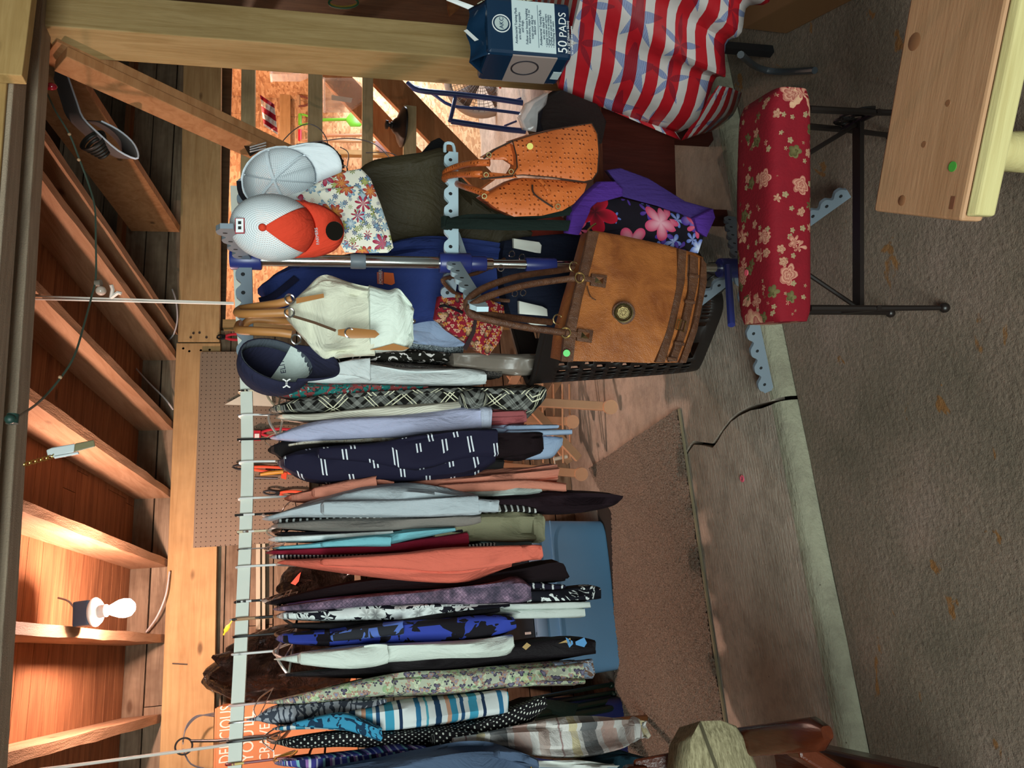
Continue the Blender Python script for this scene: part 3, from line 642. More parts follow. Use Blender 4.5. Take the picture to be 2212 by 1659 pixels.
garment('striped_trousers', 'navy hem with a few white stripes, above the leaf print trousers', 'trousers', stripes('navy_few', [(0, '#1d1a2b'), (.8, '#d9dee0')], .035, 1), 2.385, [(1080, 1262, 1284), (1150, 1257, 1280), (1222, 1262, 1278)], None, depth=.15, top=False)
bwf = blobs('bw_leaf', '#11121c', [('#e1e8e6', .6, 1.0), ('#11121c', .66, 2.0)], 13, dist=2.6)
garment('trousers', 'black and white leaf print trousers ending beside the blue bin', 'trousers', bwf, 2.36, [(980, 1282, 1304), (1080, 1276, 1303), (1143, 1272, 1301), (1213, 1268, 1299), (1270, 1263, 1298), (1300, 1266, 1294)], (1321, 'black'), depth=.2, top=False)
garment('blouse', 'black blouse with big white flowers, next to the snakeskin print', 'blouse', floral('bw_flower', '#14141f', [('#e3eae8', '#cfd6d6', .8), ('#e3eae8', '#14141f', 1.3)], 13, 6, density=.5), 2.32, [(612, 1321, 1338), (692, 1315, 1342), (786, 1304, 1344), (868, 1305, 1345), (930, 1304, 1332), (1000, 1303, 1322), (1100, 1301, 1313)], (1326, 'wood'))
garment('trousers', 'white trousers with two straight legs, in front of the blue bin', 'trousers', F('white_linen', '#d3dcd6'), 2.375, [(1040, 1304, 1330), (1110, 1302, 1332), (1150, 1302, 1332)], (1332, 'wire'), [('leg', F('white_linen', '#d3dcd6'), 2.355, [(1090, 1303, 1318), (1180, 1301, 1316), (1276, 1299, 1313)]), ('leg', F('white_linen', '#d3dcd6'), 2.365, [(1100, 1316, 1337), (1200, 1314, 1335), (1265, 1313, 1333)])], depth=.15, top=False)
garment('tunic', 'plain charcoal black tunic between the white flowered and royal blue blouses', 'top', F('charcoal_black', '#221f22'), 2.335, [(632, 1346, 1358), (733, 1342, 1362), (850, 1334, 1360), (950, 1320, 1342), (1080, 1311, 1324)], (1349, 'black'))
garment('blouse', 'royal blue blouse with black flower silhouettes', 'blouse', blobs('blue_black', '#16131a', [('#3445a5', .5, 1.0), ('#16131a', .62, 1.8)], 9, dist=1.0), 2.29, [(612, 1366, 1390), (680, 1360, 1396), (733, 1356, 1397), (830, 1345, 1396), (900, 1340, 1392), (1020, 1326, 1386), (1080, 1326, 1374), (1114, 1332, 1362)], (1363, 'black'), [('sleeve', blobs('blue_black_2', '#2a2c33', [('#5a76c4', .5, 1.0)], 10), 2.262, [(720, 1366, 1386), (790, 1352, 1380), (872, 1340, 1372)])])
wh2 = F('soft_white', '#dfe9e0')
garment('blouse', 'white long blouse with a loosely rolled sleeve', 'blouse', wh2, 2.265, [(608, 1419, 1427), (650, 1408, 1436), (733, 1394, 1440), (803, 1388, 1438), (860, 1386, 1428), (950, 1384, 1420), (1030, 1378, 1420), (1096, 1367, 1415), (1112, 1368, 1396)], (1408, 'white'), [('sleeve', wh2, 2.232, [(650, 1408, 1436), (740, 1400, 1444), (800, 1392, 1440), (838, 1390, 1432)])])
def butterfly_black():
    return F('black_sateen', '#171216', rough=.7)
bt = garment('trousers', 'black trousers printed with a blue butterfly near the hem', 'trousers', butterfly_black(), 2.31, [(617, 1454, 1462), (733, 1440, 1465), (874, 1418, 1462), (1000, 1408, 1450), (1100, 1390, 1436), (1225, 1372, 1426), (1288, 1376, 1414)], (1428, 'white'))
def flat_print(name, poly, Y, mat, parent):
    P = [onY(x, y, Y + OFF) for x, y in poly]; return MB().prism(P, (0, .0012, 0)).build(name, mat, parent, smooth=0)
Mbf, Mgo = plain('butterfly_blue', '#5d9fd8', .7), plain('print_gold', '#b99a62', .7)
for w in ([(1237, 1390), (1222, 1382), (1226, 1395), (1230, 1404), (1238, 1396)], [(1243, 1391), (1262, 1382), (1268, 1394), (1262, 1403), (1244, 1398)]): flat_print('butterfly_wing', [(x, y - 5) for x, y in w], 2.283, Mbf, bt)
for w in ([(1128, 1398), (1138, 1388), (1147, 1394), (1136, 1404)], [(1206, 1390), (1232, 1378), (1234, 1392), (1222, 1388)]): flat_print('gold_print', w, 2.283, Mgo, bt)
pais = floral('green_paisley', '#b5bca6', [('#8fae86', '#cfd8a8', 1.0), ('#d8dfc0', '#6a8f6a', 1.7), ('#3d3548', '#8a86a0', 2.4), ('#b88a6a', '#7d93b5', 3.2)], 16, 3, density=.42)
garment('tunic', 'pale green paisley tunic, long and narrow', 'tunic', pais, 2.262, [(592, 1512, 1522), (686, 1488, 1524), (780, 1467, 1512), (874, 1453, 1504), (961, 1450, 1503), (1088, 1438, 1489), (1200, 1430, 1481), (1262, 1426, 1480)], (1526, 'pink'), [('sleeve', pais, 2.23, [(660, 1496, 1518), (780, 1470, 1506), (850, 1456, 1500)]), ('lining', blobs('blue_brown', '#7f8fa4', [('#6e5345', .55, 2), ('#c9c2bb', .62, 3)], 24), 2.29, [(1200, 1428, 1466), (1283, 1421, 1466)], dict(depth=.2))])
def lineart():
    n = NT('line_art', .8, 0, .25); u = n.tc('UV'); w = n.wave(u, 16, 9, typ='RINGS', detail=3); v = n.vor(u, 14, 'DISTANCE_TO_EDGE')
    c = n.mix(n.ramp(w, [(.0, 1.0), (.22, 0.0)], 'CONSTANT'), '#a3a8b2', '#3d4350'); n.col(n.mix(n.ramp(v, [(0, 1.0), (.05, 0.0)], 'CONSTANT'), c, '#3d4350')); return n.done()
garment('blouse', 'grey blouse with dark line drawn flowers, in front of the paisley tunic', 'blouse', lineart(), 2.25, [(550, 1549, 1558), (592, 1524, 1563), (686, 1514, 1557), (780, 1508, 1540), (832, 1506, 1522)], (1534, 'wire'), depth=.3)
teal = stripes('teal_bands', [(0, '#d7dede'), (.10, '#2d6f97'), (.16, '#d7dede'), (.22, '#4fa3b8'), (.25, '#d7dede'), (.33, '#22405f'), (.40, '#d7dede'), (.47, '#c99a80'), (.52, '#3a8fb0'), (.60, '#d7dede'), (.64, '#274d74'), (.68, '#d7dede'), (.74, '#3f97b5'), (.84, '#d7dede'), (.9, '#1f3350'), (.94, '#d7dede')], .26, 1)
garment('blouse', 'white blouse with teal, navy and peach cross stripes', 'blouse', teal, 2.215, [(605, 1568, 1579), (686, 1552, 1576), (780, 1529, 1583), (860, 1513, 1582), (936, 1504, 1568), (1020, 1496, 1554), (1088, 1488, 1544), (1101, 1492, 1540)], (1556, 'wire'), [('sleeve', blobs('teal_zigzag', '#3b93b8', [('#16354f', .52, 1.6)], 20), 2.175, [(640, 1558, 1570), (740, 1540, 1578), (825, 1570, 1602)])])
pk = dots('polka', '#141216', '#d9dcd2', .0145, .20)
garment('blouse', 'black polka dot blouse with pointed hem', 'blouse', pk, 2.25, [(600, 1598, 1610), (640, 1590, 1619), (733, 1579, 1614), (850, 1577, 1614), (936, 1566, 1609), (1030, 1554, 1607), (1080, 1538, 1597), (1140, 1516, 1568), (1179, 1500, 1535)], (1580, 'wire'), [('ruffle', pk, 2.22, [(940, 1575, 1612), (1010, 1578, 1612), (1066, 1590, 1608)])])
garment('tunic', 'purple, blue and teal streaked tunic near the yellow hanger', 'tunic', stripes('ikat', [(0, '#3d3a86'), (.2, '#b9b7d6'), (.28, '#4a4f9f'), (.5, '#7fb8c0'), (.6, '#2b2a55'), (.8, '#9a6fb0'), (.9, '#cfd3e0')], .07, 1, .25, warp=.09), 2.215, [(610, 1640, 1656), (700, 1628, 1664), (800, 1618, 1660), (880, 1610, 1650), (922, 1612, 1640)], (1635, 'yellow'))
sl = F('slate_gauze', '#52647f')
garment('scarf', 'slate blue gauzy scarf with frayed ends, at the chair end of the bar', 'scarf', sl, 2.11, [(690, 1660, 1715), (800, 1641, 1722), (900, 1622, 1724), (1000, 1607, 1722), (1080, 1609, 1716), (1130, 1622, 1706), (1152, 1634, 1700)], (1659, 'red'), [('fringe', sl, 2.085, [(1080, 1618, 1640), (1130, 1624, 1650), (1164, 1640, 1660)], dict(fold=.02))], fold=.03, nf=14)
def bigplaid():
    n = NT('pastel_plaid', .92, 0, .2); u = n.tc('UV'); w = n.noise(u, 8, 2); s_ = n.sep(u)
    f = n.math('FRACT', n.math('MULTIPLY', n.math('ADD', s_[1], n.math('MULTIPLY', w, .03)), 1 / .30)); g = n.math('FRACT', n.math('MULTIPLY', s_[0], 1 / .12))
    c = n.ramp(f, [(0, '#d8d6d2'), (.10, '#b9a79f'), (.22, '#d8d6d2'), (.34, '#a48a88'), (.36, '#d8d6d2'), (.46, '#c9bd9a'), (.55, '#d8d6d2'), (.60, '#77797b'), (.78, '#d9d4d2'), (.84, '#c9ada4')], 'CONSTANT')
    n.col(n.mix(n.ramp(g, [(0, 0.0), (.6, .35)], 'CONSTANT'), c, '#a9a3a0')); n.bump(n.noise(u, 40, 4, .7), .6, .01); return n.done()
bp_ = bigplaid()
garment('scarf', 'white, grey and blush checked crinkled scarf with fringed end, lowest by the chair', 'scarf', bp_, 2.2, [(980, 1592, 1622), (1075, 1576, 1614), (1138, 1563, 1628), (1240, 1555, 1636), (1330, 1551, 1624), (1370, 1553, 1604)], None, [('fringe', bp_, 2.195, [(1366, 1552, 1604), (1402, 1556, 1594)], dict(fold=.02, depth=.14))], depth=.2, top=False, fold=.022, nf=12)
garment('scarf', 'white and yellow striped scarf end under the checked scarf', 'scarf', stripes('white_yellow', [(0, '#d5d9d4'), (.55, '#c9a548'), (.72, '#93afc0')], .2, 0), 2.14, [(1140, 1642, 1690), (1250, 1644, 1696), (1335, 1648, 1684)], None, depth=.12, top=False, fold=.02)
garment('scarf', 'dark teal scarf end touching the chair arm', 'scarf', F('dark_teal', '#16333f'), 2.2, [(1270, 1640, 1690), (1350, 1622, 1694), (1414, 1640, 1680)], None, depth=.14, top=False, fold=.02)

for yb, kd, xx, yy, YY, of in ((1160, 'wire', 600, 1166, 2.74, 'pale aqua trousers below the coral sweatshirt'), (1310, 'black', 604, 1309, 2.74, 'navy trousers with a few white stripes'), (1600, 'black', 600, 1604, 2.62, 'white, grey and blush checked scarf'), (1648, 'wire', 612, 1652, 2.6, 'white and yellow striped scarf'), (845, 'wire', 590, 838, 2.78, 'grey translucent garment bag'), (1616, 'wire', 590, 1622, 2.66, 'dark teal scarf')): hanger(yb, kd, onY(xx, yy, YY), of)
# ================================================================== DRYING TOWER AND THE BAGS AND CAPS ON IT
M_arm = plain('blue_grey_plastic', '#76838e', .45, var=.04); M_arm2 = plain('pale_blue_plastic', '#b4cdd8', .4, var=.03); M_navyp = plain('navy_plastic', '#26306f', .35, var=.03)
M_chrome = metal('chrome', '#d4d6d2', .18); M_hole = plain('hole_dark', '#15181c', .8)
PX, PY = onY(900, 567, 1.98).x, 1.98
tw = thing('drying_tower', 'tall clothes airer with chrome pole, navy joints and notched blue grey arms', 'clothes airer', (PX, PY, .06))
def arm(A, B, mat, h=.042, t=.012, n=6, up=(0, 0, 1), name='arm', hook=False, holes=True):
    A, B = V(A), V(B); d = B - A; L = d.length; d.normalize(); u = V(up); u = (u - d * u.dot(d)).normalized(); w = d.cross(u)
    top = []
    for j in range(n * 10 + 1):
        s_ = j / (n * 10); k = .5 + .5 * math.cos(2 * math.pi * s_ * n); top.append((L * s_, h / 2 - h * .34 * (k ** 2.2)))
    poly = [(0, -h / 2), (L, -h / 2)] + top[::-1]
    m = MB(); m.prism([A + d * x + u * y - w * t / 2 for x, y in poly], w * t)
    if hook: c = B + d * .012 - u * .01; m.tube([B - d * .002 - u * .012, B + d * .03 - u * .006, B + d * .03 + u * .016, B + d * .002 + u * .018], .005, 6, smooth=3)
    o = m.build(name, mat, tw, smooth=30)
    if holes:
        hm = MB()
        for j in range(n): c = A + d * (L * (j + .5) / n) + u * (h * .05); hm.lathe([(.0055, 0), (.0055, t + .0012)], c - w * (t / 2 + .0006), w, 10)
        hm.build('screw_hole', M_hole, o)
        o.children[0]['kind'] = 'stuff' if n > 3 else 'thing'
    return o
def pole(z0, z1, r, mat, nm='pole'): return MB().lathe([(r * .94, z0), (r, z0 + .004), (r, z1 - .004), (r * .94, z1)], (PX, PY, 0), n=20).build(nm, mat, tw)
z1 = onY(527, 565, 1.98).z; z2 = onY(975, 565, 1.98).z
pole(.30, z2 - .1, .013, M_chrome); pole(z2 - .12, z1 + .02, .017, M_chrome)
pole(z1 - .045, z1 + .035, .028, M_navyp, 'hub'); pole(z2 - .055, z2 + .035, .029, M_navyp, 'hub'); pole(z2 - .10, z2 - .05, .021, M_navyp, 'hub_collar')
a, b = onY(1135, 570, 1.98).z, onY(1200, 570, 1.98).z; pole(b, a, .02, M_navyp, 'clamp'); a, b = onY(757, 565, 1.98).z, onY(790, 565, 1.98).z; pole(b, a, .021, M_arm, 'clamp')
pole(.20, .34, .03, M_navyp, 'base_hub')
H1, H2, H0 = V((PX, PY, z1)), V((PX, PY, z2)), V((PX, PY, .27))
arm(H1 + V((-.02, 0, 0)), onY(530, 778, 1.98), M_arm, n=5); arm(H1 + V((.02, 0, 0)), onY(530, 383, 1.98), M_arm, n=5); arm(H1 + V((-.005, -.02, 0)), onZ(482, 488, z1 + .005), M_arm, n=4)
arm(H2 + V((.02, 0, 0)), onY(974, 330, 1.98), M_arm2, n=6, hook=True); arm(H2 + V((-.01, -.02, 0)), onZ(1036, 668, z2), M_arm2, n=6)
arm(H2 + V((-.02, .01, 0)), onY(955, 705, 2.1), M_arm, n=4); arm(H2 + V((.012, .02, -.045)), onY(985, 505, 2.1), M_arm2, h=.02, n=2, holes=False, name='strut')
f1, f2 = onZ(1655, 846, .075), onZ(1830, 412, .02)
arm(H0, f1, M_arm, n=7, name='leg', h=.05); arm(H0, f2, M_arm, n=8, name='leg', h=.05); arm(H0, onZ(1575, 470, .085), M_arm, n=6, name='leg', h=.045); arm(H0, H0 + (H0 - f2) * .8 + V((0, .05, -.02)), M_arm, n=6, name='leg', h=.045)
MB().tube([onY(1572, 575, 1.9), onY(1580, 702, 1.85)], .011, 8).build('base_tube', M_navyp, tw)
# ---------------------------------------------------------------- caps
def dome(c, a, f, w, l, h, ph0=0, ph1=2 * math.pi, th0=.0, n=28, m=12):
    """surface of half an ellipsoid; a = crown direction, f = front direction"""
    s = f.cross(a); G = []
    for j in range(m + 1):
        th = th0 + (math.pi / 2 - th0) * j / m
        G.append([c + (f * (l * math.cos(ph0 + (ph1 - ph0) * q / n)) + s * (w * math.sin(ph0 + (ph1 - ph0) * q / n))) * (math.sin(th) ** .8) + a * (h * math.cos(th) ** .85) for q in range(n + 1)])
    return MB().sheet(G)
def brim(c, a, f, w, l, ln, drop=.02, n=20, m=6):
    s = f.cross(a); G = []
    for j in range(m + 1):
        t = j / m; row = []
        for q in range(n + 1):
            ph = (q / n - .5) * 2.1; k = max(0, 1 - abs(ph / 1.05) ** 3.2) ** .5
            p = c + f * (l * math.cos(ph)) + s * (w * math.sin(ph)); p += f * (ln * t * k) - a * (drop * t * t * k + .018 * (1 - math.cos(ph)) * t)
            row.append(p)
        G.append(row)
    return MB().sheet(G)
def mesh_cloth():
    n = NT('white_cap_mesh', .8, 0, .2); u = n.map(n.tc('UV'), (1, 1, 1)); s_ = n.sep(u)
    fx, fy = [n.math('FRACT', n.math('MULTIPLY', s_[i], 1 / .0055)) for i in (0, 1)]
    h = n.math('MULTIPLY', n.math('GREATER_THAN', fx, .3), n.math('GREATER_THAN', fy, .55)); n.col(n.mix(n.math('MULTIPLY', h, .5), '#dfe6ea', '#8e9aa5'))
    n.set(n.b.inputs['Alpha'], n.math('MULTIPLY_ADD', h, -.45, .97)); return n.done()
M_mesh = mesh_cloth(); M_or = F('orange_twill', '#d8432c'); M_wcap = F('white_cap_cloth', '#dde6ec')
c = onY(592, 492, 1.735); toc = (CAM - c).normalized(); a = (toc + V((0, 0, .25))).normalized(); f = (V((-.05, 0, -1)) - a * V((-.05, 0, -1)).dot(a)).normalized()
t = thing('trucker_cap', 'orange fronted trucker cap with white mesh back and a black sticker on the brim', 'cap', c)
k0 = .72
dome(c, a, f, .079, .098, .10, k0, 2 * math.pi - k0).build('mesh_panel', M_mesh, t, solid=.0015)
dome(c, a, f, .0795, .099, .101, -k0, k0).build('front_panel', M_or, t, solid=.002)
brim(c, a, f, .078, .094, .066, .035).build('brim', M_or, t, solid=.004)
MB().ball(c + a * .103, .009, 12, 8).build('button', M_or, t)
s = f.cross(a); pc = onY(723, 500, 1.66); MB().lathe([(.022, 0), (.022, .002)], onY(723, 499, 1.648), (CAM - pc).normalized() + V((0, 0, .5)), 24).build('round_sticker', plain('sticker_black', '#15130f', .2), t)
pq = onY(518, 488, 1.655); r_, u_ = V((.95, -.2, 0)).normalized(), V((.15, .1, 1)).normalized()
def plate_at(p, r, u, w, h, th, name, mat, par): 
    r = V(r).normalized(); u = V(u); u = (u - r * u.dot(r)).normalized(); return MB().box(p, (w, th, h), Matrix((r, r.cross(u) * -1, u)).transposed()).build(name, mat, par, smooth=0)
bd = plate_at(pq, r_, u_, .036, .021, .002, 'badge', plain('badge_red', '#9c2431', .6), t); plate_at(pq + V((0, -.0015, 0)), r_, u_, .032, .017, .002, 'badge_face', plain('badge_white', '#e8ecee', .6), bd)
for dx in (-.006, .006): plate_at(pq + r_ * dx + V((0, -.003, 0)), r_, u_, .007, .007, .001, 'badge_mark', plain('mark_black', '#191919', .6), bd)
fp = onY(672, 497, 1.648); text('FARMERS', onY(690, 528, 1.645), (1, -.15, .1), (0, .3, 1), .010, M_wcap, t, 'embroidered_lettering')
# white trucker cap, open side toward the viewer
c = onY(606, 388, 1.84); a = V((.55, .9, .25)).normalized(); f0 = V((.35, -.15, -1)); f = (f0 - a * f0.dot(a)).normalized()
t = thing('trucker_cap', 'white trucker cap turned inside toward the viewer, hooked on the upper arm', 'cap', c)
dome(c, a, f, .082, .10, .11).build('crown', M_mesh, t, solid=.002)
dome(c, a, f, .083, .101, .111, -1.0, 1.0).build('front_panel', M_wcap, t, solid=.0015)
brim(c, a, f, .08, .096, .07, .012).build('brim', M_wcap, t, solid=.004)
s = f.cross(a); G = [[c + f * (.098 * math.cos(p)) + s * (.08 * math.sin(p)) + a * (z_) for p in [2 * math.pi * q / 32 for q in range(33)]] for z_ in (-.002, .022)]
MB().sheet(G).build('sweatband', F('grey_band', '#bcc6cf'), t, solid=.003)
for p in (.5, 1.57, 2.6, 3.7, 4.71, 5.8): MB().tube([c + (f * (.095 * math.cos(p)) + s * (.078 * math.sin(p))) * math.sin(q) + a * (.102 * math.cos(q)) for q in [1.5 - j * .15 for j in range(11)]], .004, 6, flat=.4).build('seam_tape', M_wcap, t)
MB().tube([c - f * .1 + s * .03, c - f * .108, c - f * .1 - s * .03], .006, 6, flat=.4, smooth=3).build('back_strap', black, t)
# navy cap, inside visible
c = onY(600, 778, 1.80); a = V((-.40, .82, .38)).normalized(); f0 = V((.12, -.1, -1)); f = (f0 - a * f0.dot(a)).normalized()
t = thing('baseball_cap', 'navy cap with grey inner panel, hanging at the end of the upper arm', 'cap', c)
M_nv = F('navy_twill', '#23243a')
dome(c, a, f, .068, .088, .092).build('crown', M_nv, t, solid=.003)
s = f.cross(a); G = [[c + f * (.085 * math.cos(p)) + s * (.066 * math.sin(p)) + a * z_ for p in [2 * math.pi * q / 32 for q in range(33)]] for z_ in (.0, .026)]
MB().sheet(G).build('sweatband', F('slate_band', '#454c55'), t, solid=.003)
dome(c, a, f, .064, .084, .087, -1.15, 1.15).build('inner_panel', F('pale_grey_lining', '#c3cfcb'), t)
brim(c, a, f, .066, .085, .062, .02).build('brim', M_nv, t, solid=.004)
text('ELITE', onY(618, 806, 1.79), (.9, -.3, .15), (0, .35, 1), .018, M_nv, t, 'inner_lettering')
pm = onY(619, 828, 1.74); 
for k in (-1, 1): MB().tube([pm + V((.010 * math.cos(q_) + 0, 0, k * (.0105 - .011 * math.sin(q_)))) for q_ in [.2 + j * .34 for j in range(9)]], .0017, 6).build('emblem_arc', plain('emblem_white', '#e6e6e6', .5), t)
# ---------------------------------------------------------------- bags
def poly_slab(name, label, cat, polys, Yref, group=None):
    p0 = polys[0][2]; cx = sum(p[0] for p in p0) / len(p0); cy = sum(p[1] for p in p0) / len(p0)
    t = thing(name, label, cat, onY(cx, cy, Yref), group)
    for pn, mat, poly, Y, th, bl in polys: slab(poly, Y, th, bl, dens=.02).build(pn, mat, t, smooth=70)
    return t
def strap(L, r, mat, par, name='handle', flat=1.0, up=None, smooth=4): return MB().tube(pts(L), r, 8, flat, up, smooth).build(name, mat, par, smooth=60)
M_tan = plain('saddle_tan', '#a9733f', .5, var=.06); M_gold = metal('gold_metal', '#d9c58f', .25); M_nick = metal('nickel', '#cfd2d0', .22)
fb = floral('floral_pouch', '#e6e2d2', [('#2f3a6c', '#8fb0c4', 3.2), ('#78843e', '#c9c27a', 2.4), ('#5f88a6', '#d9e2e0', 1.9), ('#a82a3a', '#e0a24e', 1.4), ('#9c1f3e', '#e08aa0', .95)], 15, 7, density=.36)
t = poly_slab('floral_cap', 'white cap bag printed with red, blue and olive flowers, behind the orange cap', 'bag', [('body', fb, [(640, 425), (690, 392), (740, 371), (780, 364), (800, 385), (822, 440), (842, 500), (850, 535), (838, 546), (790, 547), (745, 545), (720, 500), (690, 470)], 1.80, .07, .02), ('front_panel', fb, [(684, 415), (700, 408), (770, 402), (790, 420), (835, 520), (830, 538), (760, 540), (730, 470)], 1.785, .03, .008), ('lining', white, [(610, 425), (690, 402), (720, 470), (700, 470)], 1.83, .01, .0)], 1.8)
cream = F('cream_canvas', '#d3d3bf'); pal = F('pale_mint_leather', '#d3ddd2', rough=.5)
t = thing('handbag', 'cream canvas handbag with pale base and tan leather handles', 'handbag', onY(760, 690, 1.85))
loft(cream, 1.78, [(628, 655, 700), (660, 628, 735), (690, 608, 766), (720, 606, 766), (760, 612, 762), (810, 622, 758)], .15, 'body', t, top=False, fold=.016, nf=4, rnd=.5)
loft(pal, 1.775, [(800, 620, 760), (840, 630, 757), (862, 624, 755), (880, 645, 752), (894, 662, 742)], .16, 'base', t, top=False, fold=.008, nf=3)
for L in ([(520, 668, 1.84), (540, 665, 1.80), (600, 656, 1.76), (630, 647, 1.75)], [(520, 668, 1.86), (513, 676, 1.80), (540, 678, 1.76), (600, 676, 1.745), (622, 675, 1.745)], [(520, 710, 1.9), (545, 690, 1.90), (600, 693, 1.9), (640, 695, 1.88)], [(518, 700, 1.86), (515, 712, 1.80), (545, 715, 1.76), (600, 718, 1.745), (630, 722, 1.745)]): strap(L, .0105, M_tan, t)
slab([(640, 644), (699, 634), (700, 643), (640, 656)], 1.738, .006).build('strap_tab', M_tan, t, smooth=0); slab([(730, 712), (760, 708), (810, 713), (820, 722), (810, 730), (760, 731), (730, 724)], 1.735, .007, .003).build('buckle_strap', M_tan, t)
MB().tube(pts([(630, 682, 1.75), (680, 697, 1.752), (725, 714, 1.745)]), .0035, 6).build('zip', plain('zip_brown', '#5a4230', .4), t)
for p in ((626, 646), (625, 675), (640, 733), (755, 719)): MB().torus(onY(*p, 1.735), .011, .0022, (.2, 1, .3), 18, 6).build('buckle_ring', M_nick, t)
for p in ((893, 694), (888, 730)): MB().ball(onY(*p, 1.80), .006, 10, 6).build('stud_foot', M_nick, t)
slab([(800, 756), (850, 742), (885, 752), (870, 757)], 1.80, .05).build('tan_lining', M_tan, t)
# brown tote
def leather(key, c, dark, rough=.45, sc=9):
    n = NT(key, rough, 0, .4); o = n.tc('Object'); f_ = n.noise(o, sc, 5, .6, 1.2); n.col(n.mix(n.ramp(f_, [(.35, 1.0), (.65, 0.0)]), c, dark)); n.bump(n.math('ADD', n.noise(o, sc * 2.2, 5, .65, 2.0), n.math('MULTIPLY', n.vor(o, 420), .25)), .45, .008); return n.done()
M_sad, M_br = leather('saddle_brown', '#a3602e', '#7f4520'), leather('dark_brown_leather', '#5f3d29', '#4a2d1e', sc=25)
t = thing('tote_bag', 'saddle brown leather tote with round medallion and long dark brown handles', 'handbag', onY(1380, 650, 1.72))
slab([(1283, 498), (1340, 508), (1430, 527), (1500, 546), (1519, 556), (1525, 592), (1520, 640), (1506, 705), (1491, 760), (1478, 783), (1400, 784), (1300, 781), (1215, 780), (1222, 720), (1243, 640), (1265, 565)], 1.72, .11, .022, dens=.02).build('body', M_sad, t, smooth=70)
def band(poly, Y=1.712, th=.014, mat=M_br, nm='leather_band', bl=.003): return slab(poly, Y, th, bl, dens=.02).build(nm, mat, t, smooth=60)
band([(1272, 498), (1294, 503), (1278, 570), (1258, 645), (1243, 720), (1238, 782), (1213, 781), (1220, 720), (1240, 640), (1258, 565)], 1.709)
band([(1466, 537), (1483, 541), (1479, 610), (1455, 720), (1436, 783), (1417, 783), (1440, 715), (1463, 610)], 1.706)
band([(1491, 550), (1508, 556), (1508, 610), (1485, 715), (1462, 780), (1445, 782), (1470, 710), (1492, 610)], 1.70, .01, M_br, 'belt')
band([(1516, 556), (1526, 570), (1527, 610), (1506, 715), (1482, 784), (1468, 784), (1494, 712), (1514, 610)], 1.708, .05, M_br, 'base_trim', .004)
for x, y in ((1502, 596), (1493, 652), (1470, 742), (1455, 776)): band([(x - 12, y - 5), (x + 9, y - 2), (x + 8, y + 5), (x - 13, y + 2)], 1.692, .006, M_br, 'belt_loop', .001)
bk = MB(); q = pts([(1464, 690, 1.69), (1482, 695, 1.69), (1477, 716, 1.69), (1459, 711, 1.69)]); bk.tube(q, .0022, 6, closed=True); bk.tube(pts([(1472, 690, 1.688), (1466, 712, 1.688)]), .002, 6); bk.build('buckle', M_gold, t)
cm = onY(1347, 676, 1.695); ax = (CAM - cm).normalized()
md = MB().lathe([(.029, 0), (.029, .004), (.026, .006)], cm, ax, 36).build('medallion', M_br, t); MB().lathe([(.024, .006), (.024, .008), (.021, .009), (.018, .007), (.012, .007), (.011, .0085)], cm, ax, 36).build('medallion_plate', metal('dark_gold', '#594d33', .4), md)
dc = MB(); aw = ax.orthogonal().normalized(); bw = ax.cross(aw)
for k in range(6): dc.ball(cm + ax * .009 + (aw * math.cos(k * 1.047) + bw * math.sin(k * 1.047)) * .006, .0026, 8, 6)
for k in range(24): dc.ball(cm + ax * .009 + (aw * math.cos(k * .2618) + bw * math.sin(k * .2618)) * .0165, .0017 + .0006 * (k % 3), 6, 4)
dc.build('relief', metal('relief_gold', '#a8946a', .3), md)
for cx_, cy_ in ((1296, 605), (1266, 724)):
    slab([(cx_ - 17, cy_ - 14), (cx_ + 16, cy_ - 10), (cx_ + 12, cy_ + 17), (cx_ - 20, cy_ + 12)], 1.70, .009, .002).build('stud_patch', M_br, t, smooth=40)
    P = [onY(cx_ + dx, cy_ + dy, 1.698) for dx, dy in ((-9, -7), (8, -5), (6, 8), (-11, 6))]; apx = sum(P, V()) / 4 + (CAM - P[0]).normalized() * .008
    MB().add(P + [apx], [(0, 1, 4), (1, 2, 4), (2, 3, 4), (3, 0, 4), (3, 2, 1, 0)]).build('pyramid_stud', M_gold, t, smooth=0)
    slab([(cx_ - 42, cy_ - 10), (cx_ - 15, cy_ - 6), (cx_ - 18, cy_ + 5), (cx_ - 44, cy_ + 1)], 1.702, .007, .001).build('ring_tab', M_br, t)
    MB().torus(onY(cx_ - 44, cy_ - 5, 1.70), .0125, .0024, (.3, 1, .1), 22, 7).build('handle_ring', M_gold, t)
strap([(1240, 602, 1.70), (1215, 604, 1.70), (1130, 617, 1.68), (1060, 638, 1.66), (1026, 655, 1.65), (1013, 668, 1.66), (1020, 680, 1.66), (1060, 692, 1.67), (1130, 706, 1.68), (1200, 716, 1.695), (1216, 718, 1.70)], .0088, M_br, t, smooth=5)
strap([(1246, 578, 1.80), (1210, 584, 1.79), (1120, 597, 1.72), (1050, 620, 1.69), (1016, 643, 1.675), (1008, 660, 1.675), (1016, 672, 1.675), (1060, 680, 1.70), (1120, 688, 1.74), (1190, 696, 1.79)], .0088, M_br, t, smooth=5)
for p in ((1240, 576), (1205, 690)): MB().torus(onY(*p, 1.79), .0125, .0022, (.4, 1, .1), 20, 6).build('handle_ring', M_gold, t)
MB().tube(pts([(1268, 618, 1.70), (1275, 640, 1.695), (1287, 648, 1.69)]), .0015, 5, smooth=3).build('thong', M_br, t)
MB().tube(pts([(1270, 497, 1.73), (1279, 488, 1.73), (1287, 483, 1.73)]), .003, 6).build('clasp', M_gold, t)
MB().lathe([(.0085, 0), (.0085, .001)], onY(1224, 763, 1.700), (CAM - onY(1224, 763, 1.70)), 20).build('green_sticker', plain('green_sticker', '#4fc45a', .5), t)
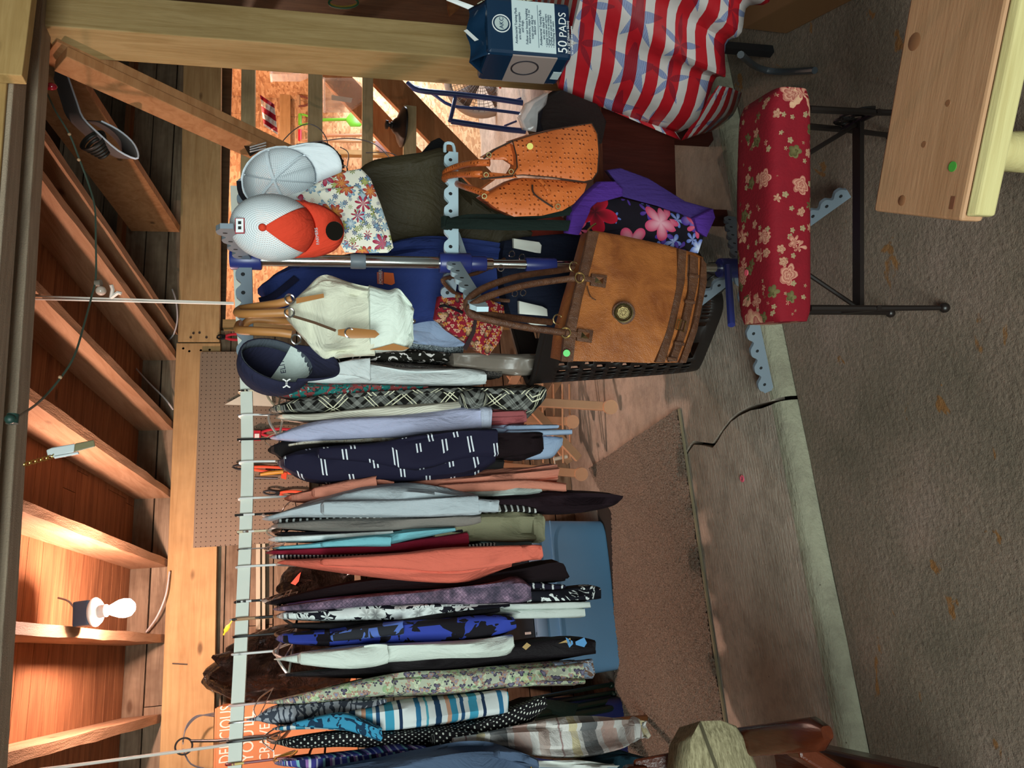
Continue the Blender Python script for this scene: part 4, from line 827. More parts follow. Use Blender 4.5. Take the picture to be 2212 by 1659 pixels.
# orange ostrich bag
def ostrich():
    n = NT('ostrich', .42, 0, .45); u = n.tc('UV'); v = n.vor(u, 82, rnd=.3); f_ = n.noise(u, 9, 4); n.col(n.mix(n.ramp(v, [(.10, 1.0), (.24, 0.0)]), n.ramp(f_, [(.3, '#b95b26'), (.7, '#d4713a')]), '#7c3410')); n.bump(n.ramp(v, [(0, 1.0), (.3, 0.0)]), .7, .006); return n.done()
M_os = ostrich()
t = thing('handbag', 'orange pebbled leather handbag with dark piping and a yellow sticker', 'handbag', onY(1180, 370, 1.75))
pA = [(1108, 306), (1150, 292), (1200, 280), (1250, 271), (1278, 267), (1290, 290), (1293, 330), (1290, 372), (1279, 388), (1262, 392), (1190, 382), (1130, 377), (1108, 378), (1118, 362), (1116, 335)]
slab(pA, 1.72, .09, .018, dens=.015).build('front_panel', M_os, t, smooth=70)
slab([(1042, 428), (1075, 408), (1105, 392), (1130, 384), (1200, 388), (1268, 396), (1262, 415), (1240, 440), (1215, 455), (1170, 466), (1110, 468), (1075, 452)], 1.76, .10, .02, dens=.015).build('side_panel', M_os, t, smooth=70)
slab([(1035, 385), (1060, 372), (1112, 377), (1118, 384), (1060, 388)], 1.735, .03, .004).build('top_wing', M_os, t); slab([(1040, 340), (1070, 322), (1108, 306), (1116, 340), (1116, 362), (1090, 345), (1062, 345)], 1.76, .03, .006).build('top_wing', M_os, t)
pipe = plain('dark_piping', '#33241c', .5)
MB().tube(pts([(p[0], p[1], 1.722) for p in pA]), .0026, 6, closed=True).build('piping', pipe, t)
MB().tube(pts([(1045, 342, 1.75), (1070, 322, 1.75), (1108, 304, 1.73)]), .0026, 6).build('piping', pipe, t); MB().tube(pts([(1040, 386, 1.725), (1070, 384, 1.722), (1108, 380, 1.718)]), .0026, 6).build('piping', pipe, t)
MB().tube(pts([(1150, 400, 1.735), (1155, 420, 1.73), (1195, 448, 1.735)]), .0025, 6, smooth=4).build('piping', pipe, t); MB().tube(pts([(1165, 388, 1.735), (1178, 402, 1.73), (1188, 420, 1.735)]), .005, 6, smooth=3).build('pocket_tab', M_os, t)
strap([(1058, 352, 1.76), (1030, 352, 1.78), (995, 358, 1.86), (965, 370, 1.93), (962, 380, 1.98), (970, 384, 2.03)], .0095, M_os, t); strap([(1042, 376, 1.745), (1020, 376, 1.76), (985, 377, 1.86), (962, 382, 1.94), (962, 388, 1.98), (975, 390, 2.03)], .0095, M_os, t); strap([(1052, 420, 1.78), (1025, 410, 1.82), (1000, 402, 1.9), (985, 396, 2.0)], .0095, M_os, t)
for p in ((1056, 335, 1.745), (1050, 378, 1.73), (1046, 424, 1.755), (1104, 371, 1.725), (1205, 446, 1.735)): MB().torus(onY(*p), .006, .002, (.5, 1, 0), 14, 5).build('gold_ring', M_gold, t)
MB().lathe([(.0085, 0), (.0085, .001)], onY(1145, 316, 1.708), (CAM - onY(1145, 316, 1.7)), 20).build('yellow_sticker', plain('yellow_sticker', '#cdbf3a', .5), t)
# purple tote with black straps
M_pur = F('purple_canvas', '#4f2c86'); M_purm = F('purple_mesh', '#3d2a6a')
hib = floral('hibiscus', '#16111c', [('#5b6fb9', '#d0d8ee', 1.7), ('#4b2f8f', '#9a7fc0', 1.3), ('#d0486f', '#f0b7c4', .95), ('#b8142e', '#3a0a14', .8)], 9, 5, density=.38)
t = poly_slab('tote_bag', 'purple tote bag with hibiscus flower print and long black straps', 'tote bag', [('body', hib, [(1245, 508), (1262, 470), (1290, 430), (1340, 428), (1400, 442), (1470, 462), (1512, 480), (1522, 505), (1508, 547), (1440, 530), (1350, 515), (1280, 505)], 1.88, .12, .03),
  ('collar', M_pur, [(1228, 505), (1236, 460), (1262, 425), (1300, 392), (1330, 392), (1346, 408), (1344, 424), (1306, 424), (1275, 450), (1256, 480), (1250, 508)], 1.865, .05, .01), ('mesh_side', M_purm, [(1312, 368), (1340, 363), (1400, 385), (1480, 435), (1542, 452), (1538, 475), (1528, 502), (1500, 478), (1420, 445), (1345, 425), (1330, 392)], 1.89, .03, .006), ('rim', M_pur, [(1500, 472), (1540, 452), (1545, 470), (1526, 512), (1508, 500)], 1.86, .03, .004)], 1.88)
M_web = F('black_webbing', '#15201c')
MB().tube(pts([(965, 482, 1.94), (1010, 472, 1.90), (1080, 471, 1.89), (1150, 466, 1.885), (1235, 455, 1.88)]), .013, 6, .18, up=(1, 0, 0), smooth=5).build('strap', M_web, t, smooth=60); MB().tube(pts([(965, 482, 1.93), (1030, 484, 1.88), (1100, 486, 1.87), (1170, 486, 1.87), (1250, 488, 1.87)]), .016, 6, .18, up=(1, 0, 0), smooth=5).build('strap', M_web, t, smooth=60)
MB().tube(pts([(963, 470, 1.955), (963, 493, 1.955)]), .014, 6, .8).build('strap_loop', M_web, t)
# navy bags with white flaps, red paisley pouch, black pouch, jacket, polo
M_nb = F('navy_bag_cloth', '#141a2b'); M_wf = plain('white_flap', '#dfe2d8', .4, var=.03)
t = poly_slab('tote_bag', 'dark navy tote bag with two white handle patches, behind the chrome pole', 'tote bag', [('body', M_nb, [(1090, 520), (1130, 512), (1200, 506), (1285, 500), (1290, 560), (1262, 640), (1232, 715), (1180, 722), (1110, 700), (1092, 640), (1082, 575)], 2.14, .12, .02), ('white_patch', M_wf, [(1109, 515), (1165, 523), (1170, 530), (1168, 547), (1158, 546), (1110, 536)], 2.10, .02, .004), ('white_patch', M_wf, [(1121, 650), (1172, 662), (1182, 668), (1183, 683), (1122, 678)], 2.10, .02, .004), ('white_patch', M_wf, [(1132, 692), (1170, 698), (1182, 703), (1150, 702)], 2.10, .02, .002)], 2.14)
for p in ((1106, 549), (1082, 579), (1128, 556), (1112, 634), (1130, 632)): MB().torus(onY(*p, 2.06 if p[0] != 1082 else 1.93), .009, .0018, (.6, 1, .2), 14, 5).build('ring', M_nick, t)
MB().tube(pts([(1090, 560, 2.12), (1030, 590, 2.06), (965, 600, 1.96), (960, 612, 1.96), (1000, 640, 2.06), (1100, 650, 2.1)]), .006, 6, smooth=4).build('strap', M_br, t)
pz = floral('red_paisley', '#7d1224', [('#3c1420', '#c7a06a', 1.0), ('#b7792f', '#7d1224', 2.2), ('#caa184', '#5a0d1a', 3.0)], 26, 3, density=.4)
t = poly_slab('pouch', 'red paisley quilted pouch hanging from the middle arm', 'bag', [('body', pz, [(950, 640), (985, 632), (1040, 640), (1088, 660), (1092, 690), (1078, 740), (1055, 768), (1040, 764), (1010, 742), (970, 715), (942, 690)], 2.04, .07, .02), ('trim', plain('dark_trim', '#2a1518', .6), [(1000, 752), (1020, 715), (1026, 680), (1032, 682), (1027, 718), (1008, 757)], 2.015, .008, .0), ('border', pz, [(1040, 762), (1072, 690), (1084, 696), (1058, 766)], 2.02, .008, .002)], 2.04)
MB().tube(pts([(945, 668, 2.06), (960, 660, 2.02), (1000, 676, 2.01)]), .004, 6, smooth=3).build('strap', black, t)
M_ol = F('olive_nylon', '#3b3423', rough=.6, var=.2)
garment('jacket', 'olive quilted jacket hanging beneath the floral cap bag', 'jacket', M_ol, 2.2, [(720, 430, 480), (790, 366, 510), (850, 352, 529), (920, 343, 527), (964, 338, 526), (1000, 395, 538), (1060, 448, 542), (1110, 480, 545), (1150, 498, 546)], None, depth=.14, group=None, fold=.012, nf=6)
M_pol = F('navy_pique', '#2b3a73'); 
t = garment('polo_shirt', 'royal navy polo shirt with orange logo label on the chest, behind the chrome pole', 'shirt', M_pol, 2.22, [(578, 606, 650), (600, 590, 668), (650, 570, 690), (720, 560, 700), (800, 545, 705), (870, 526, 700), (930, 522, 690), (1000, 530, 690), (1090, 540, 690)], None, depth=.14, group=None, fold=.02, nf=8, shoulder=.1)
slab([(814, 588), (827, 586), (828, 615), (815, 613)], 2.196, .004).build('label_patch', plain('patch_red', '#a8564a', .7), t, smooth=0); slab([(829, 588), (850, 590), (853, 612), (846, 616), (829, 612)], 2.196, .004).build('label_patch', plain('patch_orange', '#d9622a', .7), t, smooth=0)
text('POWER', onY(826, 613, 2.193), (1, 0, 0), (0, 0, 1), .014, M_wcap, t)
strap([(560, 650, 2.19), (590, 640, 2.19), (640, 600, 2.19)], .011, F('navy_dark_strap', '#1a1d36'), t, 'collar', .3)
garment('shirt', 'pale blue chambray shirt behind the cream handbag', 'shirt', F('chambray', '#8ea0bd'), 2.32, [(800, 655, 715), (860, 655, 728), (910, 656, 738), (960, 660, 742), (1010, 668, 740)], None, depth=.14, group=None, nf=8, fold=.018)
t = poly_slab('waist_pack', 'black pouch with pale buckle sticking up above the olive jacket', 'bag', [('body', F('black_nylon', '#141416'), [(900, 345), (918, 325), (935, 305), (950, 298), (962, 308), (962, 342), (930, 348)], 2.24, .05, .01), ('buckle', M_arm2, [(918, 332), (930, 330), (932, 335), (920, 337)], 2.215, .005, 0)], 2.24)
# ================================================================== CEILING AND WALL FITTINGS
bl = thing('ceiling_lamp', 'lit bare bulb in a white socket on a blue junction box, nailed to a rafter', 'lamp', onY(205, 1340, 3.4))
bx = onY(192, 1330, 3.4); ax = V((.05, -.25, -1)).normalized()
side = V((1, 0, .05)).normalized()
Mbx = plain('junction_blue', '#46607c', .45); Msock = plain('socket_white', '#e9e6e2', .4)
q = onY(187, 1325, 3.4); w_ = ax.cross(side).normalized(); s2 = w_.cross(ax).normalized()
MB().box(q, (.093, .093, .06), Matrix((s2, w_, ax)).transposed()).build('junction_box', Mbx, bl, smooth=0, bev=.006)
MB().lathe([(0.0544, 0.0296), (0.0554, 0.0356), (0.0475, 0.0455), (0.0257, 0.0514), (0.0237, 0.0772), (0.0198, 0.0791)], q, ax, 28).build('socket_base', Msock, bl)
n = NT('glowing_bulb', .3); n.b.inputs['Emission Color'].default_value = (1.0, .80, .68, 1); n.b.inputs['Emission Strength'].default_value = 22; M_glow = n.done()
bo = MB().lathe([(0.0148, 0.0772), (0.0168, 0.0890), (0.0237, 0.1038), (0.0337, 0.1286), (0.0366, 0.1484), (0.0327, 0.1681), (0.0198, 0.1819), (0.0020, 0.1869)], q, ax, 24).build('bulb', M_glow, bl); bo.visible_shadow = True
MB().tube([q + V((.0, 0, .03)), q + V((.05, .02, .07)), q + V((.07, .05, .12))], .004, 6, smooth=3).build('cable_stub', plain('grey_cable', '#a9a6a6', .5), bl)
M_wc = plain('white_cable', '#b9b5b5', .5)
for i, (L, lab) in enumerate((([(372, 625, 4.53), (380, 650, 4.5), (383, 690, 4.52), (375, 722, 4.55), (361, 738, 4.6)], 'white cable bending around the plate board joint by the string'), ([(285, 785, 4.55), (300, 803, 4.5), (325, 830, 4.5), (355, 860, 4.52), (374, 885, 4.56)], 'grey cable dipping between two rafters above the pegboard'), ([(366, 1235, 4.53), (358, 1285, 4.5), (340, 1330, 4.5), (316, 1365, 4.55)], 'white cable bending down to the rafter behind the lit bulb'))):
    tag(MB().tube(pts(L), .0045, 6, smooth=5).build('cable', M_wc), lab, 'cable', 'cables above the plate board')
M_gw = plain('green_wire', '#37493f', .5)
t = thing('string_light', 'sagging dark green light cord with clear bulbs under the rafters', 'string light', onY(205, 420, 2.7))
L = [(66, 155, 2.45), (95, 190, 2.5), (120, 240, 2.55), (150, 290, 2.6), (170, 340, 2.65), (192, 400, 2.7), (205, 450, 2.7), (207, 520, 2.7), (207, 600, 2.7), (198, 640, 2.68), (182, 700, 2.62), (160, 770, 2.55), (128, 820, 2.5), (85, 868, 2.42), (35, 903, 2.12)]
MB().tube(pts(L), .0034, 6, smooth=5).build('cord', M_gw, t)
g_ = onY(206, 612, 2.7); MB().lathe([(.011, 0), (.012, .02)], g_, (0, -.2, -1), 14).build('bulb_socket', plain('socket_grey', '#6d665c', .5), t)
MB().ball(onY(218, 628, 2.69), .017, 16, 10).build('clear_bulb', plain('frosted_bulb', '#b7a79a', .15, var=.03), t)
MB().lathe([(.014, -.012), (.014, .012)], onY(27, 905, 2.09), (1, 0, 0), 14).build('socket', plain('green_socket', '#1d3a33', .5), t); MB().ball(onY(22, 905, 2.08), .013, 10, 8).build('socket_cap', plain('green_socket', '#1d3a33', .5), t)
for k, (x, y, Y) in enumerate(((130, 815, 2.5), (150, 290, 2.6), (170, 345, 2.65))): MB().ball(onY(x, y, Y), .006, 8, 6).build('wire_clip', plain('clip_tan', '#a88f70', .5), t)
t = thing('string_light_bulb', 'small dark red bulb hanging by the corner of the header', 'bulb', onY(112, 187, 2.4)); MB().lathe([(.004, -.02), (.011, -.014), (.013, .0), (.009, .012), (.003, .016)], onY(112, 187, 2.4), (0, 0, -1), 14).build('globe', plain('red_glass', '#7a1220', .15), t)
MB().tube([onY(100, 190, 2.42), onY(112, 187, 2.4)], .004, 6).build('lead', plain('red_glass', '#7a1220', .15), t)
t = thing('pull_handle', 'white and olive plastic pull hanging on a brass chain from the header', 'pull handle', onY(150, 965, 2.3))
MB().rings([[onY(x, y, Y) for x, y, Y in r] for r in ([(100, 972, 2.3), (103, 985, 2.3), (103, 985, 2.33), (100, 972, 2.33)], [(112, 967, 2.3), (116, 988, 2.3), (116, 988, 2.33), (112, 967, 2.33)], [(162, 958, 2.3), (160, 977, 2.3), (160, 977, 2.33), (162, 958, 2.33)])]).build('white_grip', plain('grip_white', '#cdd5d6', .4), t, smooth=0, bev=.003)
MB().rings([[onY(x, y, Y) for x, y, Y in r] for r in ([(162, 958, 2.3), (160, 977, 2.3), (160, 977, 2.33), (162, 958, 2.33)], [(203, 950, 2.3), (206, 965, 2.3), (206, 965, 2.33), (203, 950, 2.33)])]).build('olive_end', plain('grip_olive', '#7d7656', .5), t, smooth=0, bev=.003)
MB().lathe([(.004, 0), (.004, .06)], onY(118, 988, 2.3), onY(150, 982, 2.3) - onY(118, 988, 2.3), 10).build('inner_tab', plain('grip_white', '#cdd5d6', .4), t)
ch = MB(); pcs = [onY(54 + 6 * k, 1003 - 1.7 * k, 2.3) for k in range(11)]
for k, p in enumerate(pcs): ch.torus(p, .0055, .0017, (0, 1, 0) if k % 2 else (.3, 0, 1), 10, 5)
stuff(ch.build('brass_chain', metal('brass', '#c4a55a', .3), t))
# rolled mat across the roof timbers, and a coil next to it
M_felt, M_white = plain('grey_felt', '#5d5552', .9), plain('mat_white_edge', '#d6dbe6', .7)
t = thing('rolled_mat', 'grey backed vinyl mat sagging over the timbers with a loose rolled end', 'mat', onY(220, 270, 2.75))
G = []
for x, y, Y, wv in ((138, 140, 2.95, .0), (152, 180, 2.92, .01), (166, 220, 2.86, .0), (180, 255, 2.8, -.01), (215, 290, 2.74, .0), (255, 325, 2.7, .0), (293, 343, 2.68, .0), (298, 330, 2.7, .0), (285, 305, 2.74, .0), (255, 280, 2.79, .0), (220, 262, 2.83, 0)):
    p = onY(x, y, Y); d = (onY(x, y, Y + 1) - p).normalized(); G.append([p + d * (.055 * k) + V((0, 0, .012 * k)) for k in range(6)])
Gs = [list(r) for r in zip(*[crv(c_, 3) for c_ in zip(*G)])]
MB().sheet(Gs).build('mat_sheet', M_felt, t, solid=.004); MB().tube([r[0] for r in Gs], .0035, 6).build('pale_edge', M_white, t)
t = thing('hose_coil', 'black ribbed coil tucked under the grey rolled mat', 'hose', onY(205, 300, 2.8)); m = MB()
for k in range(5): m.torus(onY(203 + k * 2, 306, 2.76) + V((0, .02 * k, 0)), .045 - .006 * k, .006, (.35, -1, .5), 26, 7)
stuff(m.build('coils', plain('black_rubber', '#15130f', .5), t)); MB().torus(onY(200, 303, 2.755), .05, .004, (.35, -1, .5), 26, 6).build('outer_turn', plain('black_rubber', '#15130f', .5), t)
# pegboard with tools
def pegboard():
    n = NT('pegboard', .75, 0, .3); o = n.sep(n.tc('Object')); fx, fz = [n.math('SUBTRACT', n.math('FRACT', n.math('MULTIPLY', o[i], 1 / .0254)), .5) for i in (0, 2)]
    d = n.math('SQRT', n.math('ADD', n.math('MULTIPLY', fx, fx), n.math('MULTIPLY', fz, fz)))
    n.col(n.mix(n.ramp(d, [(0, 1.0), (.11, 0.0)], 'CONSTANT'), n.mix(n.noise(n.tc('Object'), 6, 4), '#857563', '#726557'), '#2a1f18')); return n.done()
a, b = onY(432, 760, 4.53), onY(419, 1183, 4.53)
pg = MB().box(((a.x + b.x) / 2, 4.535, b.z - .30), (a.x - b.x, .006, .61)).build('pegboard', pegboard(), smooth=0); tag(pg, 'brown perforated hardboard panel under the plate board', 'pegboard')
def pliers(label, x, y, L, mat, ang=0.0, Y=4.5, spread=.028, jaw=.35):
    c_ = onY(x, y, Y); t = thing('pliers', label, 'pliers', c_, 'hand tools on the pegboard'); d = V((math.sin(ang), 0, -math.cos(ang))); s_ = V((d.z * -1, 0, d.x))
    st = metal('tool_steel', '#3d3d3f', .4)
    for k in (-1, 1):
        MB().tube([c_, c_ + d * L * .25 + s_ * k * spread * .8, c_ + d * L * .6 + s_ * k * spread, c_ + d * L * .95 + s_ * k * spread * .6], .008, 8, .7, smooth=4).build('handle', mat, t)
        MB().tube([c_ + d * .01 + s_ * k * .004, c_ - d * L * jaw * .5 + s_ * k * .012, c_ - d * L * jaw + s_ * k * .002], [.009, .004], 8, .7, smooth=3).build('jaw', st, t)
    MB().lathe([(.012, -.006), (.012, .006)], c_, (0, 1, 0), 14).build('pivot', st, t)
redh, orh = plain('tool_red', '#b52233', .4), plain('tool_orange', '#d14e2c', .45)
pliers('bolt cutter with short red grips hanging at the joint of the plate boards', 483, 728, .14, redh, 0, 4.555, .018, .28)
pliers('pliers with broad red grips behind the bar, near the black hangers', 560, 936, .2, redh, .0, 4.48, .022, .3)
pliers('long pliers with orange grips behind the white forked hanger', 530, 1010, .34, orh, -.12, 4.48, .014, .2)
pliers('cutters with thin red grips hanging below the orange pliers', 600, 1066, .2, orh, -.15, 4.48, .02, .4)
t = thing('tube_cutter', 'yellow barrelled tube cutter with red knob on the pegboard', 'tube cutter', onY(585, 1023, 4.47)); MB().tube(pts([(562, 1025, 4.47), (580, 1022, 4.47), (612, 1019, 4.47)]), [.008, .012, .012, .008], 10).build('barrel', plain('tool_yellow', '#b98a32', .4), t); slab([(608, 1018), (620, 1022), (618, 1036), (607, 1033)], 4.47, .01).build('red_knob', orh, t); MB().tube(pts([(550, 1032, 4.48), (600, 1033, 4.48)]), .007, 8).build('frame', metal('tool_steel', '#3d3d3f', .4), t)
t = thing('framing_square', 'off white plastic triangle standing against the pegboard behind the bar', 'set square', onY(545, 860, 4.5)); slab([(485, 874), (560, 833), (585, 846), (590, 878)], 4.5, .006).build('plate', plain('square_white', '#d8d3c0', .5), t, smooth=0)
t = thing('red_box', 'small red and white carton hanging behind the bar, beside the pliers', 'carton', onY(556, 945, 4.47)); slab([(546, 930), (563, 930), (563, 952), (546, 952)], 4.47, .03).build('carton_body', redh, t, smooth=0); slab([(550, 937), (560, 937), (560, 946), (550, 946)], 4.466, .004).build('white_label', Msock, t, smooth=0)
t = thing('wall_batten', 'two pale weathered strips running level behind the bar, by the coral sweatshirt', 'batten', onY(565, 1270, 4.6))
for x in (558, 570): A, B = onY(x, 1172, 4.615), onY(x, 1360, 4.615); MB().beam(A, B, .03, .022 if x == 558 else .016).build('strip', wood('pale_strip', '#c9b8a0', '#9ea38f', 'X', knots=False), t, smooth=0)
# shelf with bags and cartons behind the hanging clothes
sh = thing('wall_shelf', 'rough board shelf behind the clothes, under the black rubbish bags and cartons', 'shelf', (-.25, 4.42, 1.55)); MB().box((-.35, 4.42, 1.40), (1.9, .36, .03)).build('board', M_side, sh, smooth=0)
for X in (-.9, .3): MB().prism([(X - .015, 4.63, 1.385), (X - .015, 4.28, 1.385), (X - .015, 4.63, 1.12)], (.03, 0, 0)).build('bracket', M_pineZ, sh, smooth=0)
def bagmat():
    n = NT('black_film', .14, 0, .5); o = n.tc('Object'); n.col('#1c1512'); n.bump(n.math('ADD', n.noise(o, 9, 5, .65, 2.5), n.math('MULTIPLY', n.vor(n.map(o, (1, 1, .5)), 22), .9)), 1.0, .16); return n.done()
M_film = bagmat()
def blob(name, label, cat, c, r, amp, mat, sd, squash=1.0):
    t = thing(name, label, cat, c - V((0, 0, r.z))); m = MB(); m.ball((0, 0, 0), r, 40, 26); vs = []
    for v in m.v:
        p = V(v); k = 1 + amp * mnoise.noise(V((p.x / r.x * 1.6 + sd, p.y / r.y * 1.6, p.z / r.z * 1.6))) + amp * .5 * mnoise.noise(V((p.x / r.x * 4 + sd, p.y / r.y * 4, p.z / r.z * 4))); q_ = p * k; q_.z = max(q_.z, -r.z * .86); vs.append(c + q_)
    m.v = [tuple(v) for v in vs]; m.build('bag_body', mat, t); return t
t = blob('rubbish_bag', 'big shiny black rubbish bag with a yellow drawstring, beside the printed carton', 'rubbish bag', V((onY(592, 1440, 4.4).x, 4.4, 1.418 + .86 * .39)), V((.20, .17, .39)), .16, M_film, 1.3)
MB().tube(pts([(483, 1372, 4.33), (490, 1358, 4.31), (502, 1340, 4.3)]), [.004, .011, .003], 8, .3, smooth=4).build('drawstring', plain('drawstring_yellow', '#d8c235', .5), t); MB().tube(pts([(520, 1420, 4.32), (475, 1425, 4.3), (458, 1418, 4.3)]), [.05, .008], 10).build('tied_neck', M_film, t)
t = blob('rubbish_bag', 'smaller crumpled black bag with a red tie, between the coral sweatshirt and the black jacket', 'rubbish bag', V((onY(700, 1262, 4.4).x, 4.4, 1.418 + .86 * .20)), V((.16, .14, .20)), .2, M_film, 7.1)
slab([(628, 1260), (645, 1240), (650, 1236), (645, 1256), (638, 1264)], 4.28, .01).build('red_tie', plain('tie_red', '#c8452f', .5), t)
M_kraft = plain('kraft_print', '#c07a4c', .7, var=.05, bump=.02); M_lt = plain('carton_lettering', '#ecd9cc', .7, bump=0)
t = thing('carton', 'orange brown carton with pale capital lettering, beside the big rubbish bag', 'carton', onY(620, 1600, 4.3)); A = onY(468, 1528, 4.3)
MB().box((A.x - .27, 4.42, (A.z + 1.418) / 2), (.54, .24, A.z - 1.418)).build('box', M_kraft, t, smooth=0, bev=.004)
MB().box((A.x - .27, 4.42, A.z + .004), (.53, .235, .008)).build('top_flap', M_kraft, t, smooth=0)
for i, (s_, x) in enumerate((('DELICIOUS', 500), ("YOU'LL", 547), ('CRAVE', 582), ('IT', 612))): p = onY(x, 1645 if i else 1648, 4.297); text(s_, (p.x, 4.2985, p.z), (1, 0, 0), (0, 0, 1), .085 if i < 2 else .07, M_lt, t, xs=.62 if i == 0 else .8)
t = thing('carton', 'plain tan carton low on the shelf, peeking out beside the black trousers', 'carton', onY(705, 1490, 4.35)); MB().box((onY(705, 1490, 4.3).x, 4.42, 1.538), (.16, .22, .24)).build('box', M_kraft, t, smooth=0, bev=.003); 
t = thing('ring_hook', 'black ring headed hook hanging above the lettered carton, with looped grey wire', 'hook', onY(410, 1600, 4.3)); ac = onY(397, 1612, 4.3)
MB().torus(ac, .038, .0045, (.25, 1, .1), 26, 7).build('ring', black_m := plain('black_steel', '#16171a', .4), t); MB().tube([ac + V((.02, 0, -.03)), onY(470, 1600, 4.28), onY(540, 1592, 4.28), onY(600, 1588, 4.28)], .007, 8).build('shaft', black_m, t)
for k in range(3): MB().tube(pts([(395, 1600 + 4 * k, 4.31), (402, 1575 - 3 * k, 4.35), (425, 1550 - 2 * k, 4.4), (458, 1541 + 3 * k, 4.45), (475, 1540 + 4 * k, 4.5)]), .0028, 6, smooth=5).build('wire_loop', plain('grey_wire', '#6d7077', .4), t)
MB().tube(pts([(395, 1618, 4.31), (412, 1650, 4.35), (450, 1662, 4.4)]), .004, 6, smooth=4).build('wire_loop', plain('grey_wire', '#6d7077', .4), t)
# ================================================================== BEYOND THE OPENING
M_clr = clear('clear_tub', '#f1eeee', .08, .30)
def tub(label, x0, x1, y0, y1, Y, dep):
    t = thing('storage_tub', label, 'storage tub', onY(x1, (y0 + y1) / 2, Y), 'clear tubs beyond the wall rails'); P = [onY(x0, y1, Y), onY(x0, y0, Y), onY(x1, y0 + 10, Y), onY(x1, y1 - 6, Y)]
    P = [onY(x, y, Y) for x, y in ((x0, y0), (x0, y1), (x0 + (x1 - x0) * .75, y1), (x1, y1 - (y1 - y0) * .2), (x1, y0 + (y1 - y0) * .2), (x0 + (x1 - x0) * .75, y0))]; d = V((0, dep, 0))
    m = MB(); m.prism(P, d); m.build('tub_body', M_clr, t, smooth=60); MB().tube([P[0], P[1], P[1] + d, P[0] + d], .008, 6, closed=True).build('rim', M_clr, t)
    return t
t = tub('clear tub with a label, high in the gap near the post', 585, 668, 118, 160, 4.85, .08); slab([(632, 132), (666, 132), (666, 158), (632, 158)], 4.83, .004).build('label', plain('label_white', '#cfd2d4', .6), t, smooth=0); slab([(636, 134), (652, 134), (652, 148), (636, 148)], 4.82, .003).build('label_print', plain('label_red', '#c06a50', .6), t, smooth=0)
t = tub('bigger clear tub between the second and third wall rails', 700, 782, 168, 232, 4.85, .06); slab([(716, 205), (762, 212), (758, 222), (716, 216)], 4.83, .006).build('label', plain('label_white', '#cfd2d4', .6), t, smooth=0)
def spade(label, y, xg, xe, mat, blade=None, Y=6.3, gmat=None, r=.014):
    gmat = gmat or mat
    t = thing('shovel', label, 'shovel', onY(xe, y, Y), 'shovels hung on the chipboard wall'); g0 = onY(xg, y, Y); sc = .055
    gp = [g0 + V((-sc, 0, 0)), g0 + V((sc, 0, 0))]; MB().tube(gp, .017, 10).build('grip', gmat, t); MB().tube([gp[0], gp[0] + V((.005, 0, -.05)), g0 + V((-.012, 0, -.12))], .010, 8, smooth=4).build('grip_arm', mat, t); MB().tube([gp[1], gp[1] + V((-.005, 0, -.05)), g0 + V((.012, 0, -.12))], .010, 8, smooth=4).build('grip_arm', mat, t)
    e = onY(xe, y, Y); MB().tube([g0 + V((0, 0, -.11)), e], r, 8).build('shaft', mat, t)
    if blade: 
        x0, x1, hw = blade; P = [onY(x, y + dy, Y - .02) for x, dy in ((x0, -3), (x0 + (x1 - x0) * .25, -hw), (x1 - 6, -hw), (x1, -hw * .5), (x1 + 2, 0), (x1, hw * .5), (x1 - 6, hw), (x0 + (x1 - x0) * .25, hw), (x0, 3))]
        c_ = sum(P, V()) / len(P); m = MB(); m.add(P + [c_ + V((0, .04, 0))], [(i, (i + 1) % 9, 9) for i in range(9)]); m.build('blade', mat if isinstance(blade, tuple) and len(blade) == 3 else mat, t, solid=.008)
    return t
M_lime = plain('lime_plastic', '#6fc23a', .35); M_redp = plain('red_plastic', '#cf2440', .35); M_wdh = plain('wood_handle', '#b99a78', .5)
spade('lime green plastic shovel on the chipboard wall', 258, 648, 752, M_lime, (748, 784, 15))
spade('red handled shovel hanging under the lime green one', 292, 648, 782, plain('red_steel', '#b98a6a', .5), None, gmat=M_redp); spade('shovel with a bare wooden grip above the lime green one', 218, 645, 700, plain('rust_shaft', '#6d3a30', .6), None, gmat=M_wdh)
t = thing('spade_blade', 'rusty pinkish steel spade blade low on the chipboard wall', 'shovel', onY(860, 310, 6.25)); slab([(812, 298), (830, 292), (862, 295), (868, 310), (855, 332), (822, 330), (810, 312)], 6.25, .02, .02, dens=.05).build('blade', plain('old_steel', '#8a6a68', .5), t); MB().tube(pts([(700, 304, 6.28), (815, 306, 6.26)]), .014, 8).build('shaft', M_wdh, t)
flag = stripes('flag_stripes', [(0, '#b01e36'), (.5, '#e4ddd8')], .085, 1)
t = thing('flag', 'drooping red and white striped flag behind the first wall rail', 'flag', onY(590, 250, 5.2)); G = []
for i in range(9):
    r = []
    for j in range(7): a_ = i / 8; b_ = j / 6; r.append(onY(562 + 30 * b_ + 8 * a_, 205 + 66 * a_ + 20 * b_, 4.70 + .04 * math.sin(b_ * 9 + a_ * 4)))
    G.append(r)
MB().sheet(G).build('cloth', flag, t, solid=.003)
t = thing('truck_horn', 'black plunger shaped cone with a knob, sitting on the lowest wall rail', 'plunger', onY(868, 275, 4.55)); ax_ = V((0, -.15, 1)); c_ = onY(872, 275, 4.55)
MB().lathe([(.135, 0), (.135, .012), (.11, .03), (.06, .05), (.045, .07), (.03, .08)], c_ - V((0, 0, .0)), ax_, 28).build('cone', black_m, t); MB().lathe([(.025, .078), (.025, .09), (.014, .095), (.014, .105), (.03, .11), (.03, .125), (.01, .13)], c_, ax_, 18).build('knob', black_m, t)
M_blue = plain('truck_blue', '#17397a', .35, var=.03)
t = thing('hand_truck', 'blue tube hand truck leaning beyond the diagonal wall brace', 'hand truck', onY(1180, 230, 4.835))
